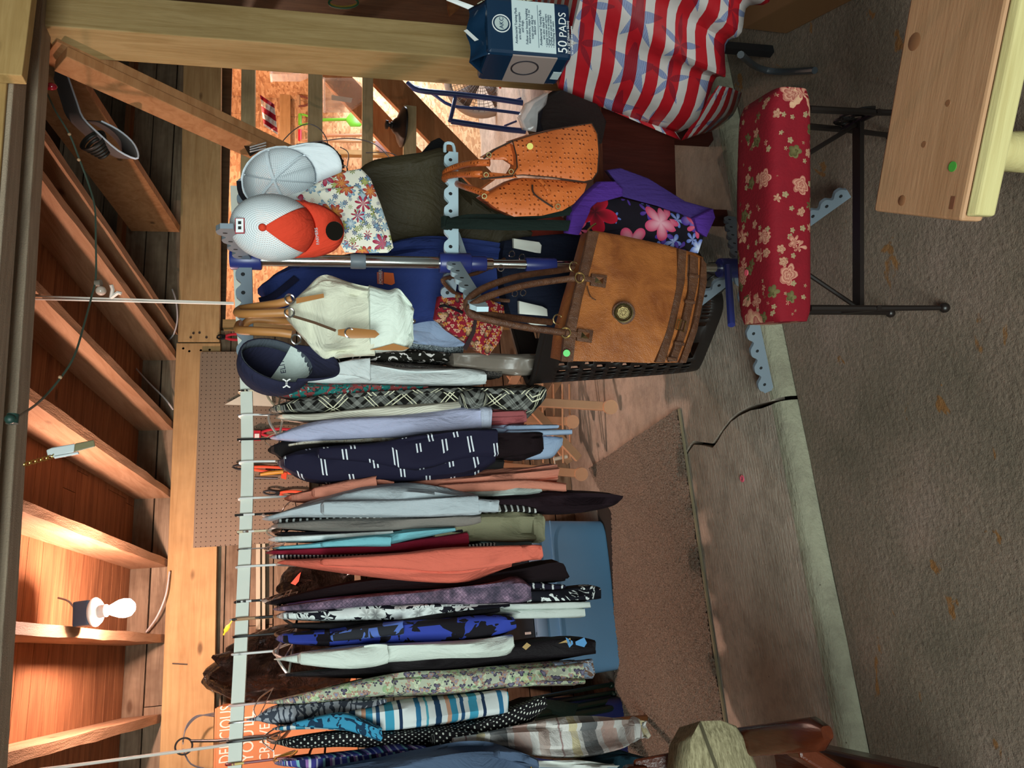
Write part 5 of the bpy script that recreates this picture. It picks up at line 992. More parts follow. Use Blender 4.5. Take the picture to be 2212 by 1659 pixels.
for L, r in (([(880, 180, 4.910), (905, 195, 4.900), (980, 203, 4.885), (1060, 212, 4.860), (1140, 224, 4.835), (1230, 238, 4.820)], .021), ([(880, 182, 5.035), (930, 200, 5.010), (975, 228, 4.985), (1050, 236, 4.960), (1130, 246, 4.935), (1230, 262, 4.910)], .012), ([(975, 262, 4.885), (1040, 272, 4.860), (1100, 280, 4.850), (1160, 286, 4.835), (1240, 296, 4.820)], .021)): MB().tube(pts(L), r, 10, smooth=4).build('rail', M_blue, t)
MB().tube(pts([(985, 206, 4.885), (972, 262, 4.885)]), .016, 8).build('crossbar', M_blue, t); MB().tube(pts([(1115, 216, 4.860), (1170, 196, 4.910)]), .008, 8).build('brace_rod', M_blue, t); MB().tube(pts([(1090, 272, 4.860), (1115, 262, 4.910)]), .008, 8).build('brace_rod', M_blue, t)
t = thing('fan', 'round floor fan with wire grille behind the blue hand truck', 'fan', onY(1130, 205, 5.6)); c_ = onY(1040, 172, 5.6); fx = V((-.45, -1, .25)).normalized()
gm = plain('fan_grey', '#8d8478', .5); MB().torus(c_, .30, .035, fx, 40, 10).build('housing', gm, t); wr = MB(); a_ = fx.orthogonal().normalized(); b_ = fx.cross(a_)
for k in range(9): wr.torus(c_ + fx * .05, .06 + .027 * k, .002, fx, 36, 4)
for k in range(36): d = a_ * math.cos(k * .1745) + b_ * math.sin(k * .1745); wr.tube([c_ + fx * .05 + d * .05, c_ + fx * .05 + d * .29], .002, 4)
stuff(wr.build('grille', metal('fan_wire', '#4a423c', .4), t)); MB().lathe([(.06, .04), (.06, .06), (.03, .07)], c_, fx, 20).build('hub_cap', gm, t)
for k in range(4):
    d = a_ * math.cos(k * 1.57) + b_ * math.sin(k * 1.57); e_ = fx.cross(d); MB().add([c_ + d * .04 - e_ * .02, c_ + d * .26 - e_ * .09 + fx * .03, c_ + d * .27 + e_ * .09 - fx * .03, c_ + d * .04 + e_ * .02], [(0, 1, 2, 3)]).build('blade', plain('fan_blade', '#6a5a50', .5), t, solid=.004)
MB().beam(c_ + V((-.2, 0, -.33)), c_ + V((.2, 0, -.33)), .1, .04).build('foot', gm, t, smooth=0)
M_bag = F('dark_brown_nylon', '#231a18', rough=.6)
t = poly_slab('duffel', 'dark brown soft bag standing right behind the orange handbag', 'bag', [('body', M_bag, [(1150, 262), (1175, 222), (1215, 195), (1290, 225), (1310, 262), (1300, 310), (1250, 320), (1165, 300)], 1.96, .12, .03)], 1.96)
MB().tube(pts([(1165, 235, 1.945), (1160, 262, 1.94), (1170, 300, 1.94)]), .012, 6, .5).build('strap', black, t)
t = poly_slab('plastic_bag', 'crumpled clear plastic bag on top of the dark brown bag', 'plastic bag', [('film', clear('thin_film', '#e9e4e4', .12, .4), [(1125, 255), (1140, 225), (1185, 200), (1180, 225), (1160, 250), (1158, 285), (1135, 282)], 1.94, .05, .03)], 1.94)
t = blob('red_tool_bag', 'red plastic clutter on the floor beside the fan', 'clutter', onY(1110, 178, 5.4), V((.12, .1, .12)), .4, plain('red_clutter', '#a03530', .5), 3.3)
t = thing('extension_cord', 'yellow and green coiled cord hanging on the dark wall behind the post', 'cord', onY(745, 8, 3.9)); 
for k in range(4): MB().tube([onY(742 + 32 * math.cos(p * .35 + k), 6 + 12 * math.sin(p * .35 + k) - k, 3.85 + .02 * k) for p in range(19)], .006, 6).build('loop', plain('cord_yellow', '#b08a22', .5) if k % 2 else plain('cord_green', '#1f4a33', .5), t)
t = thing('drill', 'tan leather tool holster hanging on the dark wall behind the post', 'holster', onY(985, 15, 3.9)); slab([(970, -10), (995, -10), (992, 18), (972, 36), (968, 20)], 3.9, .05, .01).build('holster', leather('holster_leather', '#8a5a34', '#6a4022'), t)
t = thing('flowers', 'white artificial lilies standing behind the pack of pads', 'flowers', onY(1100, -10, 2.2)); 
for x, y in ((1052, 6), (1088, 14), (1112, 6), (1130, -6)):
    p = onY(x, y, 2.15); d = (CAM - p).normalized(); a_ = d.orthogonal().normalized(); b_ = d.cross(a_); m = MB()
    for k in range(6): e_ = a_ * math.cos(k * 1.047) + b_ * math.sin(k * 1.047); s_ = d.cross(e_); m.add([p, p + e_ * .018 + s_ * .008 + d * .012, p + e_ * .036 + d * .008, p + e_ * .018 - s_ * .008 + d * .012], [(0, 1, 2, 3)])
    m.build('blossom', plain('lily_white', '#dcdcc0', .6), t); MB().tube([p, p + V((.02, .02, -.12)), p + V((.03, .03, -.3))], .003, 5).build('stem', plain('stem_green', '#56683a', .6), t)

t = thing('cable', 'thin grey wire loops with a black knotted cord in front of the wall rails', 'cable', onY(640, 310, 4.4)); gw = plain('grey_wire', '#6d7077', .4)
for L in ([(600, 318, 4.4), (630, 285, 4.45), (662, 268, 4.5), (690, 278, 4.5), (707, 305, 4.5), (706, 335, 4.5)], [(640, 312, 4.4), (700, 304, 4.45), (760, 299, 4.5), (810, 312, 4.5), (845, 345, 4.4), (850, 355, 4.3)], [(790, 330, 4.5), (840, 330, 4.48), (870, 345, 4.4), (885, 358, 4.3)], [(735, 318, 4.5), (752, 330, 4.5), (750, 360, 4.5)]): MB().tube(pts(L), .0035, 6, smooth=5).build('wire_loop', gw, t)
MB().tube(pts([(672, 316, 4.4), (695, 308, 4.42), (715, 318, 4.42), (735, 340, 4.42), (742, 362, 4.4)]), .008, 6, smooth=4).build('knotted_cord', black_m, t)
for p in ((718, 322), (726, 330), (733, 338), (738, 348), (736, 362)): MB().ball(onY(p[0], p[1], 4.41), .014, 8, 6).build('knot', black_m, t)
MB().torus(onY(742, 366, 4.4), .025, .005, (.3, 1, .2), 18, 6).build('snap_ring', M_nick, t)
t = thing('bracket', 'black brown metal bracket with wires at the lower end of the diagonal brace', 'bracket', onY(535, 310, 2.83)); slab([(518, 300), (545, 296), (560, 325), (540, 338)], 2.83, .05).build('plate', plain('bracket_black', '#1f1813', .4), t, smooth=0)
for k in range(3): MB().tube(pts([(540, 318 + 5 * k, 2.82), (575, 308 + 6 * k, 2.79)]), .003, 6).build('wire', M_wc, t)
# ================================================================== ON THE FLOOR BEHIND
t = thing('laundry_basket', 'black slotted plastic laundry basket behind the brown tote', 'basket', (1.30, 2.76, .06))
def basket():
    m = MB(); A = V((.48, -.877, 0)); B = V((.877, .48, 0)); c0 = V((1.262, 2.75, 0)); NU, NV = 120, 40; ring = []
    for j in range(NV + 1):
        t_ = j / NV; k = .88 + .12 * t_ ** .7; r = []
        for i in range(NU):
            th = 2 * math.pi * i / NU; cs, sn = math.cos(th), math.sin(th); ex = .32
            x = math.copysign(abs(cs) ** ex, cs) * .23 * k; y = math.copysign(abs(sn) ** ex, sn) * .33 * k
            r.append(c0 + A * x + B * y + V((0, 0,   .062 + .70 * t_)))
        ring.append(r)
    vs = [p for r in ring for p in r]; fs = []
    for j in range(NV):
        for i in range(NU):
            row = j // 3
            if 2 < j < NV - 4 and j % 3 != 2 and (i + (row % 2) * 1) % 2 == 0: continue
            fs.append((j * NU + i, j * NU + (i + 1) % NU, (j + 1) * NU + (i + 1) % NU, (j + 1) * NU + i))
    fs.append(tuple(range(NU - 1, -1, -1)))
    m.add(vs, fs); return m, ring[-1]
m, rim = basket(); M_blkp = plain('black_plastic', '#1f1917', .45, var=.03)
m.build('basket_wall', M_blkp, t, solid=.004); MB().tube(rim, .012, 8, closed=True).build('rim', M_blkp, t)
for nm, lab, col, P in (('cloth', 'coral cloth folded in the black basket', '#c25548', [(1145, 470), (1200, 455), (1225, 480), (1215, 520), (1180, 524), (1148, 522)]), ('cloth', 'beige cloth roll in the basket beside the coral cloth', '#c99c7c', [(1196, 522), (1215, 512), (1240, 516), (1242, 530), (1200, 530)]), ('cloth', 'pink cloth edge in the basket next to the purple tote', '#b66a8a', [(1225, 498), (1240, 505), (1258, 522), (1252, 528), (1238, 520)])):
    t = thing(nm, lab, 'cloth', onY(P[0][0], P[0][1], 2.5), 'folded cloths in the laundry basket'); slab(P, 2.5, .15, .02, dens=.02).build('folds', F('cloth' + col, col), t)
M_rack = plain('raw_wood_rack', '#c69a76', .6, var=.1)
t = thing('wooden_rack', 'folding wooden drying rack with round feet behind the hanging clothes', 'drying rack', onZ(1300, 900, .06))
def slat(L, w=.022, th=.045, nm='leg'): P = pts(L); return MB().beam(P[0], P[1], w, th, (P[1] - P[0]).cross(V((0, 1, 0)))).build(nm, M_rack, t, smooth=0, bev=.003)
def foot(x, y, Y): p = onY(x, y, Y); MB().lathe([(.038, -.012), (.038, .012)], p, (.35, 1, 0), 20).build('round_foot', M_rack, t)
slat([(1040, 862, 3.66), (1322, 879, 3.66)]); foot(1318, 879, 3.64); slat([(1060, 1006, 4.1), (1262, 1024, 4.1)]); foot(1255, 1024, 4.09); slat([(1100, 905, 4.05), (1240, 911, 4.05)]); foot(1236, 911, 4.04)
slat([(1100, 805, 4.1), (1230, 1000, 4.15)]); slat([(1090, 1010, 4.15), (1220, 800, 4.2)]); slat([(1110, 840, 3.7), (1250, 990, 3.9)]); slat([(1105, 835, 3.68), (1140, 760, 3.6)]); slat([(1160, 830, 3.7), (1200, 700, 3.6)])
for x, y0, y1, Y in ((1128, 815, 1010, 4.12), (1150, 812, 1010, 4.12), (1172, 820, 1000, 3.9), (1196, 830, 1000, 4.1), (1215, 830, 1000, 3.9), (1230, 830, 990, 4.12)): MB().tube([onY(x, y0, Y), onY(x + 2, y1, Y)], .006, 8).build('dowel', M_rack, t)
t = thing('wire_rack', 'small white coated wire rack end beside the peach trousers', 'wire rack', onY(1220, 990, 4.0)); Mw = plain('white_coated_wire', '#dcdccb', .4)
MB().tube(pts([(1196, 992, 4.0), (1225, 986, 4.0)]), .010, 8).build('end_bar', Mw, t)
for y in (996, 1004): MB().tube(pts([(1198, y, 4.0), (1202, y + 30, 4.0)]), .003, 6).build('wire', Mw, t)
# blue tote with another tote on top
M_bb = plain('blue_tote', '#74aad6', .45, var=.05, nscale=6); M_bl = plain('blue_tote_lid', '#6f97ba', .45, var=.04)
def tote(name, label, x0, x1, yf, yb, z0, z1, mat, lmat, tap=.03):
    t = thing(name, label, 'storage tub', ((x0 + x1) / 2, (yf + yb) / 2, z0))
    m = MB(); R = []
    for k, z in ((-tap, z0), (-tap * .7, z0 + .012), (0, z1 - .05)):
        r = []
        for i in range(48):
            th = 2 * math.pi * (i + .5) / 48; cs, sn = math.cos(th), math.sin(th); r.append(V(((x0 + x1) / 2 + math.copysign(abs(cs) ** .22, cs) * ((x1 - x0) / 2 + k), (yf + yb) / 2 + math.copysign(abs(sn) ** .22, sn) * ((yb - yf) / 2 + k), z)))
        R.append(r)
    c_ = sum(R[0], V()) / 48; R = [[c_ + (p - c_) * .95 for p in R[0]]] + R
    m.rings(R); m.build('body', mat, t, smooth=50)
    def ringat(s_, z): c2 = sum(R[-1], V()) / 48; return [V((c2.x + (p.x - c2.x) * s_, c2.y + (p.y - c2.y) * s_, z)) for p in R[-1]]
    MB().rings([ringat(1.012, z1 - .055), ringat(1.02, z1 - .05), ringat(1.02, z1 - .012), ringat(.99, z1)]).build('lid', lmat, t, smooth=40)
    return t
zt = onY(1156, 1300, 4.07).z
t = tote('storage_tub', 'large blue plastic tote standing on the floor behind the carpet', -.27, .555, 4.07, 4.52, .066, zt, M_bb, M_bl)
MB().box((.14, 4.068, zt - .12), (.8, .004, .006)).build('ridge', M_bb, t, smooth=0)
t = tote('storage_tub', 'smoky grey tote stacked on the large blue one', -.22, .50, 4.1, 4.5, zt + .002, zt + .33, plain('smoky_grey', '#3c3a3a', .3, var=.05), plain('smoky_lid', '#2d2e33', .4))
MB().box((onY(1140, 1368, 4.06).x, 4.085, onY(1145, 1390, 4.06).z), (.012, .01, .03)).build('latch', Msock, t, smooth=0)
t = tote('storage_tub', 'dark blue tub behind the polka dot blouse', -.80, -.36, 4.1, 4.5, .07, .80, plain('ink_blue_tub', '#232a5c', .4), plain('ink_lid', '#2d2e33', .4))
t = thing('folding_chair', 'bundle of dark green folded camp chair tubes beside the blue tote', 'folding chair', onZ(1325, 1510, .07)); M_dg = plain('dark_green_steel', '#17281f', .4)
for a_, b_ in (((1140, 1512, 3.86), (1312, 1478, 3.86)), ((1140, 1528, 3.84), (1315, 1496, 3.84)), ((1150, 1545, 3.8), (1322, 1512, 3.8)), ((1150, 1560, 3.78), (1328, 1527, 3.78)), ((1180, 1575, 3.76), (1290, 1552, 3.76))): MB().tube([onY(*a_), onZ(b_[0] + 8, b_[1], .085)], .018 if a_[1] > 1540 else .011, 8).build('tube', M_dg, t)
for a_ in ((1312, 1480), (1318, 1500), (1325, 1525)): MB().ball(onZ(a_[0] + 8, a_[1], .085), .018, 10, 8).build('end_cap', M_dg, t)
slab([(1140, 1520), (1180, 1510), (1250, 1520), (1240, 1550), (1160, 1560)], 3.88, .05, .02).build('folded_seat', F('dark_green_canvas', '#16231d'), t)
t = thing('wooden_pole', 'brown wooden pole leaning behind the checked scarf', 'pole', onZ(1400, 1552, .07)); MB().tube([onY(1100, 1580, 3.2), onZ(1398, 1550, .075)], .014, 10).build('stick', plain('brown_stick', '#8a5632', .5), t)
# carpet and the dark mat
def carpet():
    n = NT('carpet_pile', .95, 0, .1); o = n.tc('Object'); f_ = n.noise(o, 190, 4, .8); n.col(n.ramp(f_, [(.3, '#66574a'), (.5, '#9a8979'), (.7, '#c4b4a4')])); n.bump(f_, 1.0, .01); return n.done()
CP = [onZ(1463, 884, .075), onZ(1562, 1556, .075), onZ(1595, 1790, .075), onZ(1335, 1790, .075), onZ(1322, 1110, .075), onZ(1272, 1012, .075)]
def grid_in(poly, z, step, h):
    xs = [p.x for p in poly]; ys = [p.y for p in poly]; m = MB(); ids = {}
    def inside(x, y):
        c_ = False; n_ = len(poly)
        for i in range(n_):
            a_, b_ = poly[i], poly[i - 1]
            if (a_.y > y) != (b_.y > y) and x < (b_.x - a_.x) * (y - a_.y) / (b_.y - a_.y) + a_.x: c_ = not c_
        return c_
    nx, ny = int((max(xs) - min(xs)) / step) + 1, int((max(ys) - min(ys)) / step) + 1; keep = set(); rnd = random.Random(3)
    for i in range(nx):
        for j in range(ny):
            if inside(min(xs) + (i + .5) * step, min(ys) + (j + .5) * step): keep.add((i, j))
    vs = []; fs = []
    def vid(i, j):
        if (i, j) not in ids: ids[(i, j)] = len(vs); vs.append((min(xs) + i * step + rnd.uniform(-.4, .4) * step, min(ys) + j * step + rnd.uniform(-.4, .4) * step, z + rnd.uniform(0, h)))
        return ids[(i, j)]
    for i, j in keep: fs.append((vid(i, j), vid(i + 1, j), vid(i + 1, j + 1), vid(i, j + 1)))
    m.add(vs, fs); return m
ct = thing('carpet', 'pinkish brown carpet remnant lying on the slab before the blue tote', 'carpet', CP[0])
MB().prism([V((p.x, p.y, .061)) for p in CP], (0, 0, .011)).build('backing', plain('carpet_backing', '#5c4a3e', .95), ct, smooth=0)
stuff(grid_in(CP, .072, .0055, .010).build('pile', carpet(), ct, smooth=0)); MB().tube([CP[0] + V((0, -.004, -.006)), CP[1] + V((0, -.004, -.006)), CP[2] + V((0, -.004, -.006))], .007, 6).build('binding', plain('carpet_binding', '#7d735a', .9), ct)
tag(MB().box((-.3, 3.95, .063), (1.9, .5, .005)).build('floor_mat', plain('dark_mat', '#252019', .95, nscale=120)), 'dark thin mat on the slab under the totes', 'mat')
t = tag(MB().torus(onZ(1603, 1034, .063), .010, .0035, (0, 0, 1), 18, 6).build('plastic_ring', plain('pink_plastic', '#d8596f', .4)), 'tiny pink plastic ring lying on the slab', 'ring')
t = thing('lantern', 'round black lattice ball lantern under the brown tote', 'lantern', onY(1540, 600, 2.2)); c_ = onY(1541, 602, 2.2); MB().ball(c_, .052, 20, 14).build('globe', plain('lantern_glass', '#4d4a46', .25), t); m = MB()
for k in range(7): m.torus(c_, .054, .0028, (math.cos(k * .9), math.sin(k * .9), .5 * math.cos(k * 2.1)), 26, 5)
stuff(m.build('lattice', black_m, t))
MB().tube(pts([(1558, 572, 2.2), (1575, 560, 2.2)]), .006, 6).build('stem', black_m, t)
# ================================================================== NEAR SIDE: TABLE, PADS, STOOL, BENCH, CHAIR
M_mah = wood('mahogany', '#4a1e17', '#33130e', 'Z', knots=False, stretch=10, rough=.45)
t = thing('side_cabinet', 'dark mahogany cabinet side under the striped tablecloth', 'cabinet', (1.72, 2.33, 0))
MB().hexa([onY(1462, 455, 2.2), onY(1455, 200, 2.2), onY(1455, 200, 2.2) + V((0, .4, 0)), onY(1462, 455, 2.2) + V((0, .4, 0)), onY(1302, 470, 2.2), onY(1290, 150, 2.2), onY(1290, 150, 2.2) + V((0, .4, 0)), onY(1302, 470, 2.2) + V((0, .4, 0))]).build('side_panel', M_mah, t, smooth=0, bev=.003)
MB().hexa([onY(1306, 480, 2.185), onY(1296, 140, 2.185), onY(1296, 140, 2.185) + V((0, .42, 0)), onY(1306, 480, 2.185) + V((0, .42, 0)), onY(1284, 478, 2.185), onY(1276, 140, 2.185), onY(1276, 140, 2.185) + V((0, .42, 0)), onY(1284, 478, 2.185) + V((0, .42, 0))]).build('top_rail', wood('mahogany_light', '#6b3a24', '#4a2416', 'X', knots=False), t, smooth=0)
for X in (1.40, 1.75): MB().box((X, 2.35, .19), (.045, .045, .26)).build('leg', M_mah, t, smooth=0)
TZ = .765
T0 = onZ(1206, 190, TZ); Td = onZ(1250, 15, TZ) - T0; Td.normalize(); Tn = V((-Td.y, Td.x, 0)); Tn = Tn if Tn.x > 0 else -Tn
tb = thing('table', 'folding table hidden under the striped tablecloth', 'table', T0 + Td * .6 + Tn * .35 - V((0, 0, TZ)))
def tp(a_, b_, z_=0.0): return T0 + Td * a_ + Tn * b_ + V((0, 0, z_))
MB().hexa([tp(.02, .015, -.035), tp(1.3, .015, -.035), tp(1.3, .7, -.035), tp(.02, .7, -.035), tp(.02, .015, -.006), tp(1.3, .015, -.006), tp(1.3, .7, -.006), tp(.02, .7, -.006)]).build('tabletop', plain('table_grey', '#3a3836', .5), tb, smooth=0)
for a_ in (.12, 1.2):
    for b_ in (.12, .6): q_ = tp(a_, b_); MB().box((q_.x, q_.y, .365), (.028, .028, .73)).build('leg', plain('black_steel', '#16171a', .4), tb, smooth=0)
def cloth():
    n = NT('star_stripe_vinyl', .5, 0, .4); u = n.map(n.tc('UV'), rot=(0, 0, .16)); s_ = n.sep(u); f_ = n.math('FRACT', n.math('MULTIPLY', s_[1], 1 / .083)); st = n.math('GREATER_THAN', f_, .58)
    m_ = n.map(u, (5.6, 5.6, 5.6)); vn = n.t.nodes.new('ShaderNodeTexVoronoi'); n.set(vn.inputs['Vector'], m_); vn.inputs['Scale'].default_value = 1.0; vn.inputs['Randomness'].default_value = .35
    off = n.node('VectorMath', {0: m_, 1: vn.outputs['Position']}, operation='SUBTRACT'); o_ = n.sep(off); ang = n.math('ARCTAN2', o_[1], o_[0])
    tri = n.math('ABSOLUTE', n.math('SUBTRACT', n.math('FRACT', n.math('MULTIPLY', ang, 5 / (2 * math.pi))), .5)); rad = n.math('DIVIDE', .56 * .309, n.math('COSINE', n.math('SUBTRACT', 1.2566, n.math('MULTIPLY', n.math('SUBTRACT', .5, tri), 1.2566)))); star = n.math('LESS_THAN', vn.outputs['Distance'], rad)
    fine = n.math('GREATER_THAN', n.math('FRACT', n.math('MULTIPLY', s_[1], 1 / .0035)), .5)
    n.col(n.mix(star, n.mix(st, '#a3121d', '#b9b1ae'), n.mix(st, n.mix(fine, '#6d0f1e', '#8e1220'), n.mix(fine, '#3f4f7c', '#9aa2bc')))); n.bump(n.noise(n.tc('UV'), 5, 3), .5, .03); return n.done()  # white stripes greyed: dimmer light on the cloth is put into their colour
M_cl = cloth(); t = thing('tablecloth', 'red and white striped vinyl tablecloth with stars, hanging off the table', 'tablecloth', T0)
hem = [(1470, 303, 1.60), (1545, 188, 1.63), (1562, 128, 1.66), (1600, 65, 1.68), (1642, 0, 1.71), (1700, -95, 1.75), (1780, -220, 1.80)]
H = crv([onX(*p) for p in hem], 6); N_ = len(H); G = []
for j in range(15):
    s_ = j / 14; r = []
    for i in range(N_):
        a_ = tp(1.05 * (i / (N_ - 1)) ** 1.1, 0); p = a_.lerp(H[i], s_); w_ = (.030 * math.sin(i * .85 + s_ * 2.2) + .02 * math.sin(i * .37 + 1.0)) * s_ - .03 * math.sin(math.pi * s_) * .6; r.append(p + Tn * w_)
    G.append(r)
GT = [[p + Tn * (.70 * k / 4) + V((0, 0, .001 * k)) for p in G[0]] for k in (4, 3, 2, 1)]
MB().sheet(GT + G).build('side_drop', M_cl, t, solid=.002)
bd_ = []
for j in range(8): bd_.append([tp(0, .7 * k / 6).lerp(H[0].lerp(tp(-.05, .75, -.28), (k / 6) ** .5) if k else H[0], j / 7) for k in range(7)])
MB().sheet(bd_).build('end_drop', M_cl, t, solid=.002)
fl = [[onX(*p) for p in r] for r in ([(1472, 303, 1.602), (1520, 230, 1.62), (1552, 185, 1.64)], [(1510, 290, 1.66), (1560, 240, 1.68), (1580, 190, 1.70)], [(1535, 284, 1.72), (1582, 250, 1.74), (1602, 200, 1.76)])]
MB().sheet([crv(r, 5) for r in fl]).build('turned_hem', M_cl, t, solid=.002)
# pack of pads
Mpn, Mpw, Mps = plain('pack_navy', '#15304a', .18, var=.05, spec=.6), plain('pack_white', '#cfe0e2', .3, var=.02, bump=0), plain('pack_side_grey', '#a7958f', .35, var=.03)
t = thing('pack_of_pads', 'navy and white plastic pack lettered 50 PADS on the table before the post', 'pack', onY(1225, 70, 1.9)); A = onZ(1240, 127, TZ); W_ = .178; r_ = V((.975, -.22, 0)).normalized(); dp_ = V((-r_.y, r_.x, 0)); O = V((A.x, A.y, TZ + .006)); Hh = .265
def pk_box(z0, z1, mat, nm, ins=0.0, d=.18): MB().hexa([O + r_ * ins + V((0, 0, z0)) + dp_ * ins, O + r_ * (W_ - ins) + V((0, 0, z0)) + dp_ * ins, O + r_ * (W_ - ins) + dp_ * (d - ins) + V((0, 0, z0)), O + r_ * ins + dp_ * (d - ins) + V((0, 0, z0)), O + r_ * ins + dp_ * ins + V((0, 0, z1)), O + r_ * (W_ - ins) + dp_ * ins + V((0, 0, z1)), O + r_ * (W_ - ins) + dp_ * (d - ins) + V((0, 0, z1)), O + r_ * ins + dp_ * (d - ins) + V((0, 0, z1))]).build(nm, mat, t, smooth=0, bev=.012)
pk_box(0, Hh, Mpn, 'pack_body')
up_ = V((0, 0, 1)); fr = O - dp_ * .0015
def pq_(a, b): return fr + r_ * (a * W_) + up_ * (b * Hh)
MB().prism([pq_(.06, .19), pq_(.965, .19), pq_(.965, .70), pq_(.06, .70)], dp_ * .004).build('white_panel', Mpw, t, smooth=0)
sd = O - r_ * .0015
MB().prism([sd + dp_ * .006 + up_ * (Hh * .17), sd + dp_ * .17 + up_ * (Hh * .17), sd + dp_ * .17 + up_ * (Hh * .70), sd + dp_ * .006 + up_ * (Hh * .70)], r_ * .004).build('side_panel', Mps, t, smooth=0)
MB().torus(sd + dp_ * .075 + up_ * (Hh * .5), .042, .003, r_, 28, 6).build('side_emblem', plain('emblem_dark', '#2d2a30', .5), t); MB().prism([sd + dp_ * .09 + up_ * (Hh * .03), sd + dp_ * .135 + up_ * (Hh * .03), sd + dp_ * .135 + up_ * (Hh * .13), sd + dp_ * .09 + up_ * (Hh * .13)], r_ * .003).build('side_label', Mpw, t, smooth=0)
Mtx, Mtw = plain('print_navy', '#24405c', .5, bump=0), plain('print_white', '#f2f5f5', .4, bump=0)
def ptext(s_, a, b, size, mat, align='CENTER', off=.0022): return text(s_, pq_(a, b) - dp_ * off, r_, up_, size, mat, t, 'lettering', align)
ptext('50', .07, .06, .042, Mtw, 'LEFT', .0012); ptext('PADS', .36, .06, .034, Mtw, 'LEFT', .0012); ptext('22" x 22" (56cm x 56cm)', .07, .025, .0105, Mtw, 'LEFT', .0012); ptext('for small dogs and puppies', .07, -.012, .0085, Mtw, 'LEFT', .0012)
for s_, b in (('Antibacterial Training Pads', .645), ('are ideal for puppies', .605), ('and dogs.', .57), ('Follow our house breaking', .52), ('instructions, steps 1-3 to', .49), ('train your dog for', .455), ('indoor use.', .425), ('Antibacterial Training Pads', .355), ('are also ideal for:', .32)): ptext(s_, .5, b, .0105, Mtx)
for s_, b in (('\u2022 Lining crates and carriers', .29), ('\u2022 Dogs prone to accidents', .262), ('\u2022 Drying wet paws and fur', .234), ('\u2022 Protecting car seats', .206)): ptext(s_, .16, b, .0098, Mtx, 'LEFT')
MB().prism([pq_(.14, .395), pq_(.9, .395), pq_(.9, .398), pq_(.14, .398)], -dp_ * .0025).build('rule_line', Mtx, t, smooth=0)
lc = pq_(.52, .83) - dp_ * .001; lo = MB().torus(lc, .027, .0018, dp_, 30, 5).build('round_logo', Mtw, t); MB().lathe([(.021, 0), (.021, .0015)], lc, -dp_, 28).build('logo_disc', plain('logo_silver', '#b9c7c6', .3), t)
text('AKC', lc - dp_ * .0028 - up_ * .006 , r_, up_, .018, Mtx, t, 'lettering', 'CENTER')
G = []
for j in range(7):
    s_ = j / 6; row = []
    for i in range(15):
        a_ = i / 14; p = O + r_ * (W_ * a_) + up_ * (Hh - .012 + .055 * s_ + .006 * math.sin(a_ * 9 + s_ * 3)) + dp_ * (.008 + .062 * s_ + .006 * math.sin(a_ * 14)); row.append(p)
    G.append(row)
G2 = [[O + r_ * (W_ * i / 14) + up_ * (Hh - .012 + .055 * (1 - j / 6)) + dp_ * (.07 + .072 * j / 6) for i in range(15)] for j in range(1, 7)]
MB().sheet(G + G2).build('gathered_top', Mpn, t, solid=.002); MB().prism([O + r_ * (W_ * a_) + up_ * (Hh + h_) + dp_ * d_ for a_, h_, d_ in ((.95, .028, .045), (1.12, .10, .06), (1.06, .11, .06), (.9, .045, .05))], dp_ * .002).build('tape_tab', Mtw, t, smooth=0); MB().prism([O + r_ * (W_ * a_) + up_ * (Hh + h_) + dp_ * d_ for a_, h_, d_ in ((.3, .02, .03), (.55, .05, .055), (.52, .06, .055), (.27, .032, .03))], dp_ * .002).build('tape_tab', Mtw, t, smooth=0)
# red rose stool
def rose():
    n = NT('rose_tapestry', .85, 0, .25); u = n.tc('UV'); c = n.mix(n.noise(u, 30, 3), '#84101f', '#6d0c1a')
    w_ = n.noise(u, 16, 3, out=1)
    for i, (sc, den, ca, cb, rings_) in enumerate(((34, .26, '#a8906e', '#7d6a4c', 1.5), (19, .30, '#6f6540', '#46401f', 1.0), (23, .26, '#b98a72', '#8c5a44', 2.0), (12, .30, '#c58f78', '#8c3f38', 3.0), (6.2, .44, '#cfa482', '#a04a48', 4.2))):
        m_ = n.node('VectorMath', {0: n.map(u, (sc,) * 3, loc=(i * 3.7, i * 1.9, 0)), 1: n.map(w_, (.45, .45, .45))}, operation='ADD'); vn = n.t.nodes.new('ShaderNodeTexVoronoi'); n.set(vn.inputs['Vector'], m_); vn.inputs['Scale'].default_value = 1.0
        off = n.node('VectorMath', {0: m_, 1: vn.outputs['Position']}, operation='SUBTRACT'); o_ = n.sep(off); ang = n.math('ARCTAN2', o_[1], o_[0]); pet = n.math('MULTIPLY_ADD', n.math('ABSOLUTE', n.math('SINE', n.math('MULTIPLY', ang, 2.5))), .10, den - .08); rel = n.math('DIVIDE', vn.outputs['Distance'], pet)
        keep = n.math('MULTIPLY', n.math('LESS_THAN', rel, 1.0), n.math('GREATER_THAN', n.node('SeparateColor', {0: vn.outputs['Color']}), .30))
        sp = n.math('FRACT', n.math('ADD', n.math('MULTIPLY', rel, rings_), n.math('MULTIPLY', ang, .16))); c = n.mix(keep, c, n.mix(sp, ca, cb))
    n.col(c); n.bump(n.noise(u, 150, 3), .3, .004); return n.done()
t = thing('stool', 'long upholstered stool in red rose tapestry on a black iron frame', 'stool', onZ(1990, 668, 0))
BR, BL_ = onZ(1592, 238, .475), onZ(1594, 702, .475); ax_ = BL_ - BR; Ln = ax_.length; ax_.normalize(); dpv = V((-ax_.y, ax_.x, 0)); dpv = dpv if dpv.y < 0 else -dpv; R = []
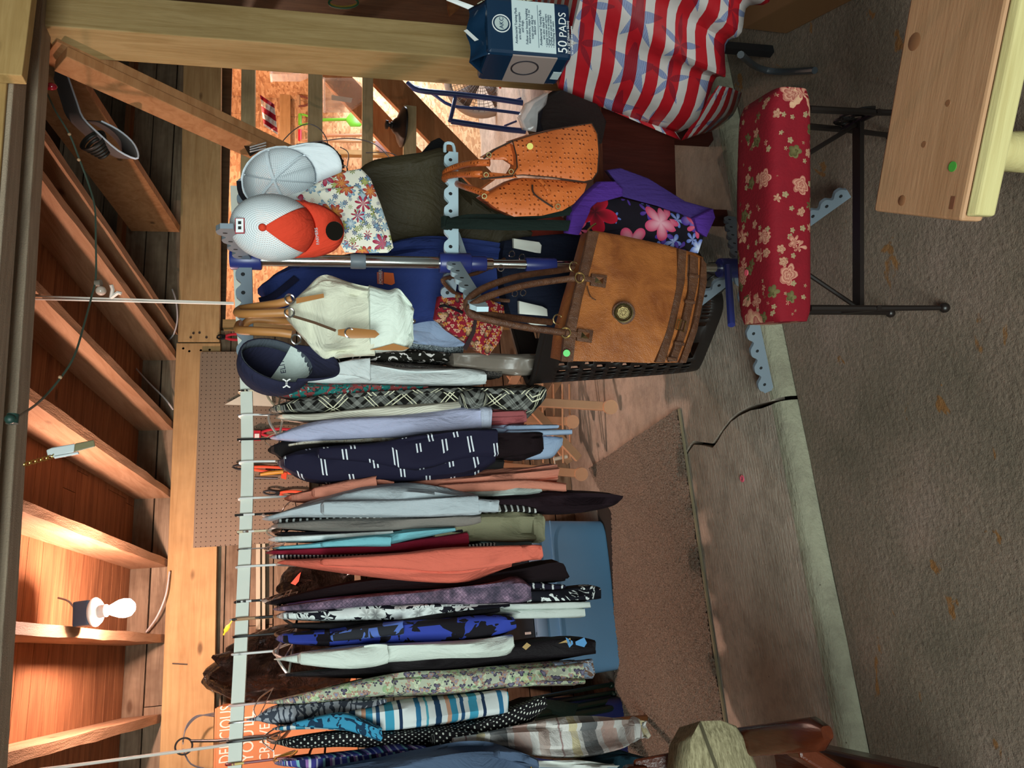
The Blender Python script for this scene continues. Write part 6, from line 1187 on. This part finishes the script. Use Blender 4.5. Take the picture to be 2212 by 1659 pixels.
for k in range(25):
    s_ = k / 24; e_ = min(1, .80 + .2 * min(s_, 1 - s_) / .05) if min(s_, 1 - s_) < .05 else 1.0; r = []
    for i in range(32):
        th = 2 * math.pi * (i + .5) / 32 - math.pi / 2; cs, sn = math.cos(th), math.sin(th); x = math.copysign(abs(cs) ** .4, cs) * .092 * (.93 + .07 * e_); z = math.copysign(abs(sn) ** .45, sn) * .056 * e_
        r.append(BR + ax_ * (Ln * s_ + .0) + dpv * (.088 + x) + V((0, 0, -.052 + z + .01 * (1 - (2 * s_ - 1) ** 2) * (sn > 0))))
    R.append(r)
MB().rings(R).build('cushion', rose(), t, smooth=70)
pn = onZ(1613, 589, .478); MB().lathe([(.008, 0), (.008, .002)], onZ(1613, 589, .486), (0, 0, 1), 18).build('pink_sticker', plain('pink_sticker', '#e0596c', .5), t)
M_ir = plain('wrought_iron', '#1b1412', .4)
def sp_(a, b, z): return BR + ax_ * (Ln * a) + dpv * b + V((0, 0, z - BR.z))
for a, nm in ((.94, 'leg'), (.07, 'leg')):
    for b in (.03, .15): MB().tube([sp_(a, b, .365), sp_(a, b + (.01 if b > .1 else -.01), .18), sp_(a, b + (.035 if b > .1 else -.035), .012)], [.009, .0065], 8).build('leg', M_ir, t); MB().ball(sp_(a, b + (.037 if b > .1 else -.037), .012), .013, 12, 8).build('foot_ball', M_ir, t)
    MB().tube([sp_(a, .02, .185), sp_(a, .17, .185)], .007, 8).build('side_bar', M_ir, t)
MB().beam(sp_(.07, .09, .185), sp_(.94, .09, .185), .03, .012).build('stretcher', M_ir, t, smooth=0)
MB().tube([sp_(.92, .09, .195), sp_(.74, .09, .365)], .006, 8).build('stay', M_ir, t); MB().tube([sp_(.09, .09, .195), sp_(.27, .09, .365)], .006, 8).build('stay', M_ir, t)
for k, (b, rr) in enumerate(((.05, .03), (.09, .04), (.13, .03))):
    MB().tube([sp_(.05, b + rr * math.cos(p * .4) * (1 - p * .035), .19 + rr * 1.2 * math.sin(p * .4) * (1 - p * .035)) for p in range(22)], .005, 6).build('scroll', M_ir, t)
# pine bench
BA, BB_, BC = onZ(1886, 456, .45), onZ(2076, 478, .45), onZ(1965, 0, .45)
BANG = math.atan2((BC - BA).y, (BC - BA).x); M_bp = wood('bench_pine', '#c69a76', '#a97e5b', 'X', stretch=9, rough=.6, knots=False, rotz=BANG); M_by = wood('bench_edge_pine', '#cfc48d', '#b9aa74', 'X', knots=False, rough=.6, rotz=BANG)
t = thing('bench', 'thick pine plank bench with a green sticker on top and log legs', 'bench', onZ(2212, 390, 0)); lx = (BC - BA).normalized(); wx = BB_ - BA; wx = wx - lx * wx.dot(lx); wl = wx.length; wx.normalize(); Lb = 1.35
def bp3(a, b, z): return BA + lx * a + wx * b + V((0, 0, z))
m = MB(); m.hexa([bp3(0, 0, -.045), bp3(Lb, 0, -.045), bp3(Lb, wl, -.045), bp3(0, wl, -.045), bp3(0, 0, 0), bp3(Lb, 0, 0), bp3(Lb, wl, 0), bp3(0, wl, 0)]); m.build('plank', M_bp, t, smooth=0, bev=.006)
MB().hexa([bp3(.008, wl + .002, -.052), bp3(Lb, wl + .002, -.052), bp3(Lb, wl + .02, -.048), bp3(.012, wl + .02, -.048), bp3(.008, wl + .002, -.004), bp3(Lb, wl + .002, -.004), bp3(Lb, wl + .02, -.010), bp3(.012, wl + .02, -.010)]).build('front_rail', M_by, t, smooth=0, bev=.004)
lg = onZ(2150, 392, .40); 
for a in (.12, 1.15): p = bp3(a, wl - .03, -.045); R2 = [[V((p.x, p.y, .0 + (p.z) * k / 10)) + V((math.cos(q * .3927), math.sin(q * .3927), 0)) * (.034 + .002 * math.sin(k * 1.7 + q)) for q in range(16)] for k in range(11)]; MB().rings(R2).build('leg', M_by, t)
for a in (.12, 1.15): p = bp3(a, .035, -.045); MB().lathe([(.034, 0), (.033, p.z)], (p.x, p.y, 0), n=16).build('leg', M_by, t)
sg = onZ(2058, 360, .4505); MB().lathe([(.0088, 0), (.0088, .001)], sg, (0, 0, 1), 20).build('green_sticker', plain('green_sticker2', '#4aa63f', .5), t)
for x, y, r0 in ((1948, 433, .010), (1996, 312, .006), (2048, 223, .006), (1975, 90, .016)): MB().lathe([(r0, 0), (r0 * .9, .0007)], onZ(x, y, .45), (0, 0, 1), 18).build('knot', plain('knot_brown', '#8a5c3c', .6), t)
MB().box(onZ(2057, 438, .4502), (.022, .009, .001), Matrix((lx, wx, V((0, 0, 1)))).transposed()).build('plug', plain('plug_brown', '#7a4a33', .6), t, smooth=0)
# armchair at the left end of the clothes
M_wal = wood('walnut_gloss', '#5a2a18', '#3b190f', 'Y', knots=False, rough=.2, stretch=8); 
def chairfab():
    n = NT('oatmeal_weave', .95, 0, .1); u = n.tc('Object'); f_ = n.noise(n.map(u, (30, 160, 160)), 1.0, 4, .7); n.col(n.ramp(f_, [(.35, '#6e664d'), (.5, '#8d8467'), (.65, '#a39a7a')])); n.bump(f_, .5, .006); return n.done()
M_oat = chairfab()
t = thing('armchair', 'walnut armchair with an oatmeal cushion beside the hanging scarves', 'armchair', (-.55, 1.9, 0))
tip, bk_ = onZ(1756, 1542, .60), onZ(1592, 1567, .60); d = (bk_ - tip).normalized(); s_ = V((d.y, -d.x, 0)); sR = s_ if s_.x < 0 else -s_
R = []
for k in range(15):
    q = k / 14; p = tip + d * (.52 * q); hw = .032 * (math.sin(min(1, q * 9 + .25) * math.pi / 2)); th_ = .020 * (.6 + .4 * min(1, q * 8)); c_ = p + sR * .036
    R.append([c_ + sR * (hw * math.copysign(abs(math.cos(a_)) ** .6, math.cos(a_))) + V((0, 0, -.02 + th_ * math.copysign(abs(math.sin(a_)) ** .6, math.sin(a_)))) for a_ in [2 * math.pi * (i + .5) / 16 for i in range(16)]])
MB().rings(R).build('arm', M_wal, t, smooth=60)
pf = tip + d * .12 + sR * .055; MB().hexa([V((pf.x - .022 + a_, pf.y + b_, z)) + sR * (.42 if z < .3 else 0) for z in (0, .58) for a_, b_ in ((0, 0), (.04, 0), (.04, .06), (0, .06))]).build('leg', M_wal, t, smooth=0, bev=.006)
pb = tip + d * .50 + sR * .07; MB().hexa([V((pb.x - .02 + a_, pb.y + b_, z)) + sR * (.35 if z < .3 else 0) for z in (0, .58) for a_, b_ in ((0, 0), (.04, 0), (.04, .05), (0, .05))]).build('leg', M_wal, t, smooth=0, bev=.006)
MB().beam(pf + V((0, .03, -.20)) + sR * .15, pb + V((0, 0, -.20)) + sR * .13, .03, .06).build('side_rail', M_wal, t, smooth=0)
MB().beam(onY(1372, 1652, 2.02), onY(1372, 1652, 2.02) + V((-.6, .05, .02)), .04, .06).build('back_rail', M_wal, t, smooth=0, bev=.01); MB().hexa([onY(1368, 1640, 2.02), onY(1368, 1700, 2.02), onY(1368, 1700, 2.06), onY(1368, 1640, 2.06), onY(1490, 1618, 1.97), onY(1490, 1680, 1.97), onY(1490, 1680, 2.01), onY(1490, 1618, 2.01)]).build('back_post', M_wal, t, smooth=0, bev=.006)
cu = [(1512, 1558), (1556, 1556), (1590, 1568), (1612, 1600), (1636, 1660), (1660, 1730), (1500, 1760), (1484, 1660), (1490, 1600)]
slab(cu, 1.80, .13, .025, dens=.02).build('cushion', M_oat, t, smooth=70)
MB().tube(pts([(1512, 1562, 1.79), (1526, 1600, 1.775), (1548, 1660, 1.775), (1565, 1720, 1.78)]), .004, 6, smooth=5).build('piping', plain('piping_dark', '#4a4430', .9), t)
MB().box((-.62, 1.72, .40), (.60, .56, .05)).build('seat_frame', M_wal, t, smooth=0, bev=.008)
for X, Y_ in ((-.88, 1.47), (-.88, 1.97)): MB().box((X, Y_, .24), (.045, .045, .48)).build('leg', M_wal, t, smooth=0, bev=.005)
# cardboard and dark clutter at the shaded side
t = thing('cardboard_sheet', 'brown cardboard flap on the floor beyond the striped cloth', 'cardboard', onZ(1700, 10, 0)); MB().prism([onZ(1600, 60, .004), onZ(1700, 72, .004), onZ(1860, -10, .004), onZ(1800, -120, .004), onZ(1620, -100, .004)], (0, 0, .006)).build('sheet', plain('cardboard_brown', '#7a5430', .8), t, smooth=0)
t = thing('bent_tube', 'grey bent tube showing below the striped cloth', 'tube', onZ(1640, 130, .02)); MB().tube([onZ(1600, 118, .3), onZ(1635, 145, .1), onZ(1680, 155, .02), onZ(1760, 152, .012)], .011, 8, smooth=4).build('bent_tube', plain('dull_steel', '#3a3f44', .4), t)
